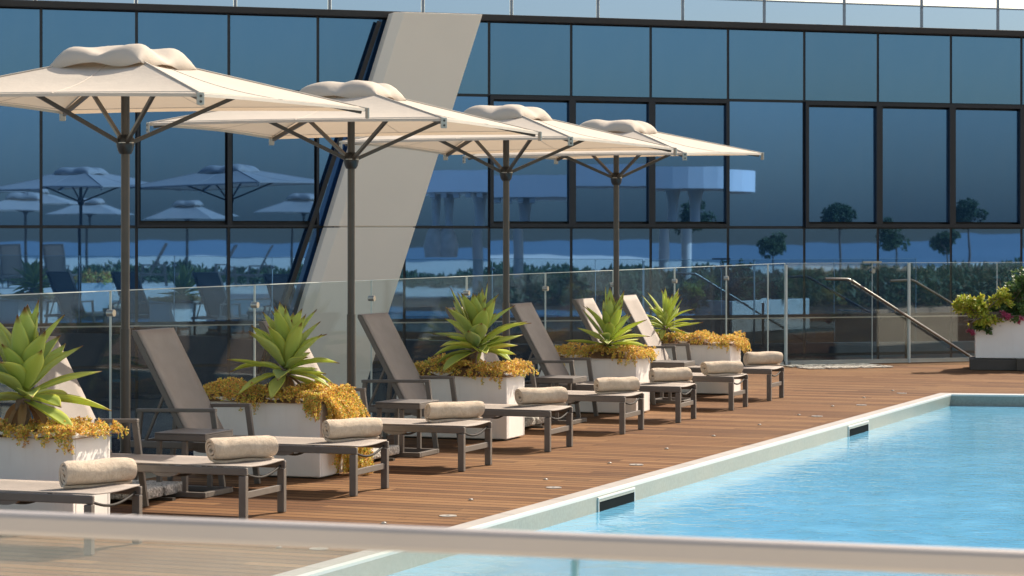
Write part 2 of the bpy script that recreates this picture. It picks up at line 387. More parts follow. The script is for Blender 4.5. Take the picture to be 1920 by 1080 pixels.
bld = thing('glass_office_building', 'long low building with blue mirrored curtain wall behind the pool terrace', 'building', FP(960))
BW = bld.location.copy()
def fpanel(name, px0, px1, z0, z1, mat, off, thick=.02, parent=bld, gap=.022, tilt=0, ):
    p, q = FP(px0)+FE*gap, FP(px1)-FE*gap
    c = (p+q)/2+FN*(off-thick/2); c.z = (z0+z1)/2
    o_ = MB(); L = (q-p).length
    o_.box((0,0,0), (L, thick, (z1-z0)-2*gap))
    o = o_.build(name, mat, parent)
    rz = math.atan2(FE.y, FE.x)
    pw = Vector((0,0,0))
    q_ = parent
    while q_ is not None: pw = pw+q_.location; q_ = q_.parent
    o.location = c-pw; o.rotation_euler = (random.gauss(0, tilt), 0, rz+random.gauss(0, tilt)); return o
def frame_mesh(px0, px1, z0, z1, wd, off, thick):
    p, q = FP(px0), FP(px1); mb = MB()
    o = FN*off
    for a in (p+FE*wd*.5, q-FE*wd*.5):
        mb.box((a+o)+Vector((0,0,(z0+z1)/2)), (wd, thick, z1-z0), FE, FN)
    for z in (z0+wd/2, z1-wd/2):
        mb.box((p+q)/2+o+Vector((0,0,z)), ((q-p).length-2*wd-.002, thick, wd), FE, FN)
    return mb
TL = .0011
for i in range(len(mull)-1):
    a, b = mull[i], mull[i+1]
    fpanel('glass_panel', a, b, Z_W, Z_TOP, M['glassU'], 0, tilt=TL)
    framed = (256 <= a < 596) or (917 <= a < 1365) or a >= 1508
    if framed:
        mb = frame_mesh(a, b, Z_M, Z_W, .055 if a > 800 else .032, .03, .07); mb.v = [tuple(Vector(v)-BW) for v in mb.v]
        fr = mb.build('window', M['mullion'], bld)
        pa = fpanel('pane', a, b, Z_M+.03, Z_W-.03, M['glassW'], .005, parent=fr, gap=.06, tilt=TL*1.3)
    else:
        fpanel('glass_panel', a, b, Z_M, Z_W, M['glassM'], 0, tilt=TL)
    fpanel('glass_panel', a, b, Z_L, Z_M, M['glassR'], 0, tilt=TL)
    fpanel('lower_glass_panel', a, b, Z_L2, Z_L, M['glassL'], 0, tilt=TL)
    fpanel('lower_glass_panel', a, b, Z_B, Z_L2, M['glassL'], 0, tilt=TL)
for i, a in enumerate(mull):
    p = FP(a)-BW; mb = MB()
    mb.box(p-FN*.04+Vector((0,0,(Z_B+Z_TOP)/2)), (.044, .06, Z_TOP-Z_B), FE, FN)
    mb.build('mullion', M['mullion'], bld)
p, q = FP(mull[0])-BW, FP(mull[-1])-BW; L = (q-p).length
for z in (Z_W, Z_M, Z_L, Z_L2):
    mb = MB(); mb.box((p+q)/2-FN*.045+Vector((0,0,z)), (L, .06, .044), FE, FN); mb.build('transom', M['mullion'], bld)
mb = MB(); mb.box((p+q)/2-FN*.15+Vector((0,0,(Z_B+Z_TOP)/2)), (L, .12, Z_TOP-Z_B), FE, FN); mb.build('wall', M['mullion'], bld)
mb = MB(); mb.box((p+q)/2-FN*2.9+Vector((0,0,Z_TOP+.05)), (L, 6.0, .105), FE, FN); mb.build('roof', M['fascia'], bld, .01)
mb = MB(); mb.box((p+q)/2+FN*.115+Vector((0,0,Z_TOP+.052)), (L, .02, .085), FE, FN); mb.build('fascia', M['fascia'], bld)
for z in (-.02,):
    mb = MB(); mb.box((p+q)/2+FN*.03+Vector((0,0,Z_L-.035)), (L, .03, .018), FE, FN); mb.build('ledge', M['steel'], bld)

# roof guard rail
gr = thing('roof_guardrail', 'glass guard rail with slim grey posts along the roof edge of the mirrored building', 'railing', FP(960)+Vector((0,0,Z_TOP+.1)))
GW = gr.location.copy(); gpx = [-120, 66, 255, 441, 618, 793, 959, 1121, 1280, 1433, 1583, 1728, 1871, 2010]
ZR = Z_TOP+.105; ZRT = FZ(1728, 9)
for x in gpx:
    mb = MB(); mb.box(FP(x, -.25)+Vector((0,0,(ZR+ZRT+.5)/2))-GW, (.04,.03,ZRT+.5-ZR), FE, FN); mb.build('post', simple('post_grey',(.22,.25,.29),.4,.5) if x < -100 else bpy.data.materials['post_grey'], gr)
for x0, x1 in zip(gpx, gpx[1:]):
    p, q = FP(x0,-.25), FP(x1,-.25); mb = MB(); mb.box((p+q)/2+Vector((0,0,(ZR+ZRT)/2))-GW, ((q-p).length-.06,.012,ZRT-ZR-.02), FE, FN); mb.build('glass_panel', M['roofglass'], gr)
p, q = FP(gpx[0],-.22)-GW, FP(gpx[-1],-.22)-GW; mb = MB()
mb.bar(p+Vector((0,0,ZRT)), q+Vector((0,0,ZRT)), .03, .022); mb.build('rail', bpy.data.materials['post_grey'], gr)

# leaning pillar in front of the building
OFF = .48
def cp(px, py, off): q = FP(px, off); return Vector((q.x, q.y, FZ(px, py, off)))
OFF = OFF
pil = thing('leaning_pillar', 'wide beige leaning pillar rising across the mirrored building from behind the balustrade', 'pillar', FP(650, OFF))
PW = pil.location.copy()
zt, zb = FZ(740, 22, OFF), -1.35
def line_at(pts, z, off):                               # pts two (px,py); find px where the line has height z
    (x0,y0),(x1,y1) = pts; a, b = cp(x0,y0,off), cp(x1,y1,off); t = (z-a.z)/(b.z-a.z); return a+(b-a)*t
R = [(905,27),(745,535)]; Lm = [(760,17),(598,545)]
tr, br = line_at(R, zt, OFF), line_at(R, zb, OFF); tl, bl = line_at(Lm, zt, OFF), line_at(Lm, zb, OFF)
back = -FN*.40
side = Vector((0,0,0))-FE*0.14-FN*.12                   # chamfered left side
mb = MB(); zj = Z_M
def zlerp(a, b, z): t = (z-b.z)/(a.z-b.z); return b+(a-b)*t
for z0, z1 in ((zb, zj-.008), (zj+.008, zt)):
    l0, l1, r0, r1 = zlerp(tl,bl,z0), zlerp(tl,bl,z1), zlerp(tr,br,z0), zlerp(tr,br,z1)
    sides = []
    for l, r in ((l0, r0), (l1, r1)):
        sides.append([l-PW, r-PW, r+back-PW, l+side-FN*.24-PW, l+side-PW])
    n = 5; vs = sides[0]+sides[1]
    mb.add(vs, [tuple(range(5))[::-1], tuple(range(5,10))]+[(k,(k+1)%5,5+(k+1)%5,5+k) for k in range(5)])
mb.build('cladding', M['clad'], pil, .012)
mb = MB(); l0, l1, r0, r1 = zlerp(tl,bl,zb), zlerp(tl,bl,zt-.03), zlerp(tr,br,zb), zlerp(tr,br,zt-.03); i_ = -FN*.03
mb.hexa([l0+i_+FE*.03-PW, r0+i_-FE*.03-PW, r0+back*.9-FE*.03-PW, l0+back*.9+FE*.03-PW, l1+i_+FE*.03-PW, r1+i_-FE*.03-PW, r1+back*.9-FE*.03-PW, l1+back*.9+FE*.03-PW])
mb.build('core', M['cladside'], pil)
# added dark strip standing in for reflected shade along the pillar's left side
mb = MB(); a = line_at([(716,26),(678,140)], zt-.12, .10); b = line_at([(716,26),(678,140)], -1.3, .10)
mb.bar(a-PW, b-PW, .065, .04, FN); mb.build('shade_strip', M['fascia'], pil)

# ------------------------------------------------------------------ ground
K = G(1763, 738.5)                                      # far left corner of the pool (outer edge of the coping)
CW = .13
FAR = Vector((.98, -.17, 0)).normalized()
RZ = math.atan2(B.y, B.x)                               # deck object: local X along the boards (B), local Y ...
def local(p, o, rz):
    d = p-o; c, s = math.cos(-rz), math.sin(-rz); return Vector((d.x*c-d.y*s, d.x*s+d.y*c, d.z))
# balustrade line
kb = F*EYE/(684-HY)*(2860-1472)
def BP(px): D = kb/(2860-px); return Vector(((px-960)/F*D, D, 0))
C1 = BP(1472)                                           # where the balustrade turns
def BR(px):                                             # right hand run, parallel to the facade
    k = (px-960)/F; s = (C1.x-k*C1.y)/(k*FE.y-FE.x); q = C1+FE*s; return Vector((q.x, q.y, 0))
near_l = BP(0)-A*30
def inset(p, d): return p+B*d
pk_near = K-A*24
def sheet(name, pts, z, mat, rz=RZ, o=None, kind='structure'):
    o = o or K; mb = MB(); vs = [local(Vector((p.x,p.y,z)), Vector((o.x,o.y,z)), rz) for p in pts]
    mb.add(vs, [tuple(range(len(vs)))]); ob = mb.build(name, mat); ob.location = (o.x, o.y, z); ob.rotation_euler = (0,0,rz)
    if kind: tag(ob, kind=kind)
    return ob
rfar = BR(2400)
sheet('deck', [near_l, pk_near, K, BR(1750)-FN*0, C1], 0, M['deck'])
pr = K+FAR*14
sheet('deck_far_side', [K, pr, rfar, BR(1750)], 0, M['deck'])
pe = pr-A*24; 
sheet('deck_right_side', [pr, pe, pe+Vector((60,0,0)), rfar+Vector((40,0,0)), rfar], 0, M['deck'])
sheet('terrace', [near_l, near_l+Vector((-90,-40,0)), Vector((-110,-95,0)), Vector((110,-95,0)), pe+Vector((60,0,0)), pe, pk_near], 0, simple('bounce_paving', (.80,.74,.64), .8, 0, .15, .4, .3, 20))  # paving made near white to bounce fill light onto the shaded fronts
sheet('sea', [Vector((-3000,-3000,0)), Vector((3000,-3000,0)), Vector((3000,3000,0)), Vector((-3000,3000,0))], -14, M['sea'])
sheet('lower_path', [near_l+B*60, near_l, C1, BR(2700), BR(2700)-FN*14, FP(-700)-FN*6], -1.35, M['lowfloor'])
# pool: coping, inner wall, water
mb = MB()
inn = Vector((A.y, -A.x, 0))                            # towards the water
kc = K+inn*CW-FAR.orthogonal()*0
def off2(d):                                            # inner corner at distance d from both outer edges
    fn = Vector((FAR.y, -FAR.x, 0))                     # towards the water from the far edge
    # point = K + inn*d + A*s ; dot(fn) = d
    base = K+inn*d; s = (d-(base-K).dot(fn))/A.dot(fn); return base+A*s
k1 = off2(CW); k2 = off2(CW+.035)
e1, e2 = pk_near+inn*CW, pk_near+inn*(CW+.035)
fn = Vector((FAR.y, -FAR.x, 0)); f0, f1, f2 = pr, pr+fn*CW, pr+fn*(CW+.035)
def zz(p, z): return Vector((p.x, p.y, z))
mb.add([zz(pk_near,.012), zz(e1,.012), zz(k1,.012), zz(K,.012)], [(0,1,2,3)]); mb.add([zz(K,.012), zz(k1,.012), zz(f1,.012), zz(f0,.012)], [(0,1,2,3)])
mb.add([zz(pk_near,-.05), zz(pk_near,.012), zz(K,.012), zz(K,-.05)], [(0,1,2,3)]); mb.add([zz(K,-.05), zz(K,.012), zz(f0,.012), zz(f0,-.05)], [(0,1,2,3)])
mb.mi = 1
mb.add([zz(e1,.012), zz(e2,.006), zz(k2,.006), zz(k1,.012)], [(0,1,2,3)]); mb.add([zz(k1,.012), zz(k2,.006), zz(f2,.006), zz(f1,.012)], [(0,1,2,3)])
mb.add([zz(e2,.006), zz(e2,-.012), zz(k2,-.012), zz(k2,.006)], [(0,1,2,3)]); mb.add([zz(k2,.006), zz(k2,-.012), zz(f2,-.012), zz(f2,.006)], [(0,1,2,3)])
tag(mb.build('pool_coping', [M['coping'], M['copingnose']]), kind='structure')
mb = MB(); WL = -.13
mb.add([zz(e2,-.012), zz(e2,-1), zz(k2,-1), zz(k2,-.012)], [(0,1,2,3)]); mb.add([zz(k2,-.012), zz(k2,-1), zz(f2,-1), zz(f2,-.012)], [(0,1,2,3)])
tag(mb.build('pool_wall', M['tile']), kind='structure')
wq = [k2+A*.02-inn*.02, f2+FAR*0, pe+Vector((0,0,0)), e2-inn*.02]
sheet('pool_water', wq, WL, M['water'])
sheet('pool_near_wall', [pk_near, pe, pe-A*.3, pk_near-A*.3], .013, M['coping'])

# pool skimmers
def skimmer(pa, pb, label):
    # photo columns of the two ends along the wall line
    def on_wall(px):
        k = (px-960)/F; o = e2; s = (o.x-k*o.y)/(k*A.y-A.x); return o+A*s
    a, b = on_wall(pa), on_wall(pb); L = (b-a).length
    t = thing('pool_skimmer', label, 'skimmer', zz((a+b)/2, 0), math.atan2(A.y, A.x), 'skimmer openings in the pool wall')
    m1 = MB(); 
    m1.box((0,-.004,-.030), (L, .012, .018)); m1.box((-L/2+.010,-.004,-.095), (.016, .012, .111)); m1.box((L/2-.010,-.004,-.095), (.016,.012,.111))
    m1.build('frame', M['copingnose'], t, .003)
    m1 = MB(); m1.box((0,-.004,-.088), (L-.034, .006, .085)); m1.build('shade_panel', M['recessshade'], t)  # solid dark panel, the shade of the recess put into its colour
    m1 = MB(); m1.box((0,-.006,-.048), (L-.040, .010, .016)); m1.build('flap', M['tile'], t)
skimmer(1120, 1189, 'long slot skimmer in the near part of the pool wall, closer to the front rail')
skimmer(1590, 1628, 'smaller looking skimmer slot in the pool wall near its far corner')

# kerb under the balustrade
def wall_strip(name, a, b, w_, z0, z1, mat, label=None):
    mb = MB(); mb.bar(zz(a,(z0+z1)/2), zz(b,(z0+z1)/2), w_, z1-z0); o = mb.build(name, mat, None, .006); return o
o = wall_strip('deck_edge', near_l+B*.12, C1+B*.12, .2, -1.35, .05, M['kerb']); tag(o, kind='structure')
o = wall_strip('stair_edge', C1-FN*.10+FE*.1, BR(2600)-FN*.10, .16, -1.35, .05, M['kerb']); tag(o, kind='structure')

# ------------------------------------------------------------------ balustrades
bal = thing('glass_balustrade', 'long frameless clear glass balustrade running behind the loungers', 'balustrade', zz(C1,0))
ZB = 1.50
def pane_between(a, b, parent, z0, z1, mat, T=.016, gap=.007):
    W = parent.location; d = (b-a).normalized(); nrm = Vector((-d.y, d.x, 0)); c = (a+b)/2
    mb = MB(); mb.box(zz(c,(z0+z1)/2)-W, ((b-a).length-2*gap, T, z1-z0), d, nrm); ob = mb.build('glass_panel', mat, parent)
    m2 = MB(); m2.box(zz(c,z1+.003)-W, ((b-a).length-2*gap, T, .006), d, nrm)
    for e in (b-d*gap*1.0,): m2.box(zz(e,(z0+z1)/2)-W, (.006, T+.001, z1-z0), d, nrm)
    m2.build('edge', M['edge'], ob)
bx = [-250,-95,60,208,478,697,875,1023,1150,1265,1362,1440,1472]
bx = [-420,-120,208,478,697,875,1023,1150,1265,1362,1440,1472]
for x0, x1 in zip(bx, bx[1:]): pane_between(BP(x0), BP(x1), bal, .05, ZB, M['clear'])
for x in bx[2:-2]:
    c = BP(x); mb = MB(); 
    mb.tube([zz(c,ZB-.17)+inn*.03-bal.location, zz(c,ZB-.17)-inn*.03-bal.location], .027, 16); mb.build('clamp', M['steel'], bal)
bal2 = thing('stair_balustrade', 'clear glass balustrade beside the stair on the right, facing the pool end', 'balustrade', zz(BR(1700),0))
rx = [1474,1636,1703,1870,2040]
for i, (x0, x1) in enumerate(zip(rx, rx[1:])):
    pane_between(BR(x0), BR(x1), bal2, .05, ZB, M['clear'])
mb = MB(); a, b = BR(1617), BR(1652); mb.bar(zz(a,ZB+.012)-bal2.location, zz(b,ZB+.012)-bal2.location, .05, .03); mb.build('cap', M['steel'], bal2)
mb = MB(); c = BR(1636)+FN*.03; mb.tube([zz(c,ZB-.12)-bal2.location, zz(c-FN*.06,ZB-.12)-bal2.location], .035, 16); mb.build('clamp', M['steel'], bal2)
for x, ww, z1, mm in ((1704,.022,ZB+.0,'edge'),(1473,.03,ZB-.02,'edge'),(1711,.035,.76,'bronze')):
    mb = MB(); c = BR(x)+FN*(.02 if mm=='edge' else -.2); mb.box(zz(c,(z1)/2)-bal2.location, (ww,.03,z1), FE, FN); mb.build('post', M[mm], bal2)
def handrail(name, pts, off, label, r=.021):
    P = []
    for px, py in pts:
        k = (px-960)/F; o_ = C1+FN*off; s = (o_.x-k*o_.y)/(k*FE.y-FE.x); q = o_+FE*s; P.append(Vector((q.x, q.y, EYE-(py-HY)*q.y/F)))
    t = thing(name, label, 'handrail', zz(P[0], 0), 0, 'stair handrails')
    mb = MB(); mb.tube([p-t.location for p in P], r, 12); mb.build('rail', M['railsteel'], t)
    for f in (.35, .8):
        i = f*(len(P)-2)+1; a_, b_ = P[-2], P[-1]; c = a_+(b_-a_)*f
        mb = MB(); mb.tube([c-t.location, c-Vector((0,0,.06))-t.location, c-Vector((0,0,.06))-FN*(off*1.0)-t.location], .009, 8); mb.build('bracket', M['steel'], t)
handrail('handrail', [(1547,523),(1588,523.5),(1596,526),(1828,674)], .10, 'long steel handrail sloping down through the glass left of the big white planter')
handrail('handrail', [(1669,527),(1708,525),(1716,528),(1800,578),(1860,612)], -.9, 'upper steel handrail behind the glass, its lower end hidden by the lime shrub')

# ------------------------------------------------------------------ deck studs and discs
studs = [(523,1028),(720,982),(883,938),(1023,900),(1143,869),(1250,842),(1338,818),(1424,797),(1498,778.5),(1561,762),(1620,746),(1674,733)]
discs = [(598,1030),(840,968),(1038,915),(1193,872),(1532,781),(1615,760),(1691,738)]
sp = None
for x, y in studs:
    if sp is None:
        sp = thing('deck_light', 'small round metal light stud set in the decking along the pool', 'deck light', G(x,y), 0, 'small light studs in the deck')
        mb = MB(); mb.tube([(0,0,.001),(0,0,.008)], .020, 14); mb.build('ring', M['steel'], sp)
        mb = MB(); mb.tube([(0,0,.008),(0,0,.012)], [.014,.010], 12); mb.build('lens', M['white'], sp)
    else:
        c = copy_tree(sp); c.location = G(x,y)
sp = None
for x, y in discs:
    if sp is None:
        sp = thing('deck_plate', 'flat pale round plate flush with the decking beside the pool', 'deck plate', G(x,y), 0, 'flat round plates in the deck')
        mb = MB(); mb.tube([(0,0,.001),(0,0,.006)], .060, 24); mb.build('plate', M['white'], sp)
        mb = MB(); mb.tube([(0,0,.006),(0,0,.009)], .012, 10); mb.build('screw', M['steel'], sp)
    else:
        c = copy_tree(sp); c.location = G(x,y)

# mat at the stair
t = G(1567, 686)
mb = MB()
random.seed(3)
for i in range(26):
    for j in range(7):
        if random.random() < .12: continue
        mb.box((i*.055-.7, j*.14-.45, .010+random.random()*.006), (.040, .10, .012))
om = mb.build('door_mat', M['kerb']); om.location = t+Vector((0,-.3,0)); om.rotation_euler = (0,0,math.atan2(FE.y,FE.x)); om.scale=(1.0,1.0,1)
tag(om, 'pale ribbed mat lying on the deck in front of the glass at the stair', 'mat')

# ------------------------------------------------------------------ sun loungers
LY = math.radians(90+22-2.0)-PI/2                        # yaw so that local +Y runs along A, local +X towards the head
def lounger_axes():
    a = math.radians(20.0)
    return math.atan2(math.sin(a), -math.cos(a))         # angle of local X (towards head)
LR = lounger_axes()
# local frame: x towards the head, y = -(A) because of handedness, so the far side is at y = -W
Wd = .60
def make_lounger(label):
    t = thing('sun_lounger', label, 'sun lounger', (0,0,0), LR, 'taupe sun loungers in a row along the pool')
    z = .335
    for k, (x, y) in enumerate(((.03,0),(.03,-Wd))):
        mb = MB(); mb.box((x,y,z/2-.012), (.052,.045,z-.03)); mb.build('leg', M['frame'], t, .004)
    for y in (0, -Wd):
        mb = MB(); mb.bar((1.10,y,0), (1.185,y,.60), .03, .045); mb.build('leg', M['frame'], t, .004)
        mb = MB(); mb.bar((1.86,y,0), (1.80,y,.585), .03, .04); mb.build('leg', M['frame'], t, .004)
        mb = MB(); mb.bar((1.16,y,.61), (1.83,y,.595), .042, .028); mb.build('armrest', M['frame'], t, .005)
    mb = MB()
    for y in (.0, -Wd): mb.bar((0,y,z+.002), (1.90,y,z+.002), .030, .052)
    mb.bar((1.88,0,z), (1.88,-Wd,z), .03, .04); mb.bar((1.40,0,z-.03), (1.40,-Wd,z-.03), .03, .03)
    mb.build('frame', M['frame'], t, .006)
    mb = MB(); mb.bar((.03,-.02,.175), (.03,-Wd+.02,.175), .022, .045); mb.build('stretcher', M['frame'], t, .003)
    for xx, zo, sg in ((.035,-.005,.055),(.62,-.02,.045)):
        mb = MB(); mb.tube([(xx, -Wd*u, z+zo-sg*math.sin(PI*u)) for u in [i/12 for i in range(13)]], .009, 8); mb.build('sling_bow', M['darkrod'], t)
    # seat sling
    mb = MB()
    def seat(u, v):
        x = .012+u*1.40; s = math.sin(PI*v); zz_ = z+.031-.018*s*(.6+.4*math.sin(PI*u))
        return Vector((x, -v*Wd, zz_+ .012*math.sin(PI*min(1,u*8))*0))
    mb.grid(seat, 14, 8)
    o = mb.build('seat', M['sling'], t); so_ = o.modifiers.new('s', 'SOLIDIFY'); so_.thickness = .008
    # sagging hem pockets under the sling edge
    for x0 in (.62, 1.25):
        mb = MB(); vs = [(x0+.10*math.cos(a)*1.0, .012, z-.02-.030*math.sin(a)) for a in [PI*i/8 for i in range(9)]]
        mb.add([Vector(v) for v in vs]+[Vector((v[0], -.03, v[2])) for v in vs], [tuple(range(9)), tuple(range(9,18))[::-1]]+[(i,i+9,i+10,i+1) for i in range(8)])
        mb.build('hem', M['frame'], t)
    # backrest
    p0, p1 = Vector((1.40,0,z+.03)), Vector((1.86,0,1.19)); d = (p1-p0); nrm = Vector((d.z,0,-d.x)).normalized()
    br = None; mb = MB()
    for y in (-.012, -Wd+.012): mb.bar(p0+Vector((0,y,0)), p1+Vector((0,y,0)), .026, .045, Vector((1,0,0)))
    mb.bar(p1+Vector((0,-.0,0)), p1+Vector((0,-Wd,0)), .035, .03)
    mb.build('back_frame', M['frame'], t, .005)
    mb = MB()
    def bk(u, v): return p0+d*u+Vector((0,-v*Wd,0))-nrm*(.026-.02*math.sin(PI*v)*(.4+.6*math.sin(PI*u)))*1.0+Vector((0,0,0))
    mb.grid(bk, 12, 8); o = mb.build('backrest', M['sling'], t); so_ = o.modifiers.new('s', 'SOLIDIFY'); so_.thickness = .008
    for y in (-.03, -Wd+.03):
        mb = MB(); mb.bar(p0+d*.45+Vector((0,y,0)), (1.78,y,z+.01), .02, .02); mb.build('back_prop', M['frame'], t, .002)
    return t
feet = [(175.5,1042),(464,978.5),(670,931),(872,884.5),(1033,848),(1172.5,814.5),(1277,793),(1376,770),(1447,752)]
nm = ['nearest the camera, cut by the left edge of the photo', 'second from the left, its back half hidden by the nearest planter',
      'third from the left, with its back against the nearest parasol pole', 'fourth from the left, starting beside the cascading planter',
      'fifth from the left, its tall back beside the second parasol pole', 'sixth from the left, back hidden by the third agave',
      'seventh from the left, back between the third and fourth agaves', 'eighth from the left, back rising left of the fourth agave',
      'farthest along the row, nearest the glass by the stair']
L0 = None; loungers = []
for i, (x, y) in enumerate(feet):
    lab = 'taupe sling sun lounger ' + nm[i]
    if L0 is None: L0 = make_lounger(lab); t = L0
    else: t = copy_tree(L0); t['label'] = lab
    t.location = G(x, y); t.rotation_euler[2] = LR+math.radians(random.Random(i+40).uniform(-.9,.9)); loungers.append(t)

# ------------------------------------------------------------------ rolled towels
def towel_mesh(seed, r=.088, L=.50):
    rnd = random.Random(seed); mb = MB(); turns = 2.7; n = 84; pts = []
    r0 = .012; ph = rnd.uniform(-.5, .5)+PI*1.5
    th = (r-r0)/turns
    for i in range(n+1):
        u = i/n; a = ph-turns*2*PI*(1-u); rr = r0+(r-r0)*u
        pts.append((rr*math.cos(a), rr*math.sin(a)*.96, u))
    pts += [(pts[-1][0]+.02, pts[-1][1]-.001, 1), (pts[-1][0]+.045, pts[-1][1]-.004, 1)]
    m = len(pts); nl = 14; t2 = th*.31
    ks = [rnd.uniform(0,6.28) for _ in range(4)]
    def off(i):
        a, b = pts[max(i-1,0)], pts[min(i+1,m-1)]; dx, dy = b[0]-a[0], b[1]-a[1]; l = math.hypot(dx,dy) or 1; return -dy/l, dx/l
    vs = []
    for j in range(nl+1):
        v = j/nl; y = (v-.5)*L
        e = min(v, 1-v); sh = 1-.10*max(0, 1-e/.07)**2
        for side_ in (1,-1):
            for i in range(m):
                nx, nz = off(i); x, z_, u = pts[i]
                w_ = 1+.035*math.sin(3*v*PI+ks[0]+math.atan2(z_,x))*u+.02*math.sin(9*v+ks[1]+2*math.atan2(z_,x))
                yy = y*(1+.03*math.sin(math.atan2(z_,x)*1+ks[2])*u) + ((.008*math.sin(u*19+ks[3])) if e<.01 else 0)
                vs.append(Vector((x*w_*sh+nx*t2*side_, yy, z_*w_*sh+nz*t2*side_)))
    def ix(j, s_, i): return j*2*m+s_*m+i
    fs = []
    for j in range(nl):
        for i in range(m-1):
            fs.append((ix(j,0,i),ix(j,0,i+1),ix(j+1,0,i+1),ix(j+1,0,i))); fs.append((ix(j,1,i+1),ix(j,1,i),ix(j+1,1,i),ix(j+1,1,i+1)))
        for i in (0, m-1):
            f = (ix(j,0,i),ix(j+1,0,i),ix(j+1,1,i),ix(j,1,i)); fs.append(f if i==0 else f[::-1])
    for j in (0, nl):
        ev = [vs[ix(j,s_,i)].copy() for s_ in (0,1) for i in range(m)]
        ef = [((i+1),i,m+i,m+i+1) for i in range(m-1)]
        mb.add(ev, ef if j == 0 else [f[::-1] for f in ef], False)
    mb.add(vs, fs, True)
    core = r0+(r-r0)*.82; nn = 20
    for sg in (-1, 1):
        mb.add([Vector((core*math.cos(2*PI*k/nn), sg*(L/2-.05), core*math.sin(2*PI*k/nn)*.96)) for k in range(nn)], [tuple(range(nn)) if sg < 0 else tuple(range(nn))[::-1]]); zmin = min(v.z for v in vs)
    mb.v = [(a,b,c-zmin) for a,b,c in mb.v]
    return mb
tw = [(107,250,918,.088),(384,517,871,.088),(601,718,831,.086),(794,909,794,.082),(966,1067,765,.086),(1112,1203,741,.080),(1216,1302,722,.084),(1315,1396,707,.084),(1395,1470,690,.088)]
tn = ['nearest the camera at the left edge', 'on the second lounger from the left', 'in front of the cascading orange succulents', 'on the fourth lounger, spiral end turned left',
      'on the fifth lounger, below the third planter', 'on the sixth lounger, below the fourth agave', 'on the seventh lounger from the left', 'on the second farthest lounger', 'on the farthest lounger beside the stair glass']
for i, (xa, xb, yb, r) in enumerate(tw):
    zt_ = .335+.022
    a = G(xa+8, yb, zt_); Lpx = xb-xa
    D = a.y; yaw = math.radians(29+random.Random(i).uniform(-4, 4))+math.atan((960-xa)/F)
    Lw = (Lpx*D/F-2*r*math.sin(yaw)*.9)/math.cos(yaw)
    c = G((xa+xb)/2, yb-1.5, zt_)+Vector((0,.10,0))
    o = towel_mesh(i*3+1, r, Lw).build('rolled_towel', M['towel'])
    o.location = c; o.rotation_euler = (0, 0, yaw-PI/2)
    tag(o, 'rolled beige towel ' + tn[i], 'towel', 'rolled towels on the loungers')

# ------------------------------------------------------------------ side tables
def make_table(label):
    t = thing('side_table', label, 'side table', (0,0,0), LR, 'small taupe side tables between the loungers')
    w_, d_, h = .42, .46, .475                            # local x: 0..w_ towards the head, y: 0..-d_
    mb = MB(); mb.bbox(.0,w_,-d_,0,h-.012,h); mb.build('top', M['frame'], t, .004)
    mb = MB(); mb.bbox(0,w_,-.022,0,h-.055,h-.013); mb.bbox(0,w_,-d_,-d_+.022,h-.055,h-.013); mb.bbox(0,.022,-d_+.023,-.023,h-.055,h-.013); mb.bbox(w_-.022,w_,-d_+.023,-.023,h-.055,h-.013)
    mb.build('apron', M['frame'], t, .003)
    for x, y in ((w_-.025,-.03),(w_-.025,-d_+.03),(.18,-.03+.0),(.18,-d_+.03)):
        mb = MB(); mb.box((x,y,(h-.06+.04)/2), (.035,.035,h-.10)); mb.build('leg', M['frame'], t, .003)
    mb = MB(); mb.bbox(0,w_,-.04,0,.004,.042); mb.bbox(0,w_,-d_,-d_+.04,.004,.042); mb.bbox(0,.04,-d_+.041,-.041,.004,.042); mb.bbox(w_-.04,w_,-d_+.041,-.041,.004,.042)
    mb.build('base', M['frame'], t, .003)
    return t
T0 = None
for (x, y), l in zip([(385,935),(787,858.5),(1074,797),(1283,758)], ['between the second and third loungers by the nearest parasol pole', 'between the fourth and fifth loungers', 'between the sixth and seventh loungers', 'between the two farthest loungers']):
    if T0 is None: T0 = make_table('taupe metal side table ' + l); t = T0
    else: t = copy_tree(T0); t['label'] = 'taupe metal side table ' + l
    t.location = G(x, y)

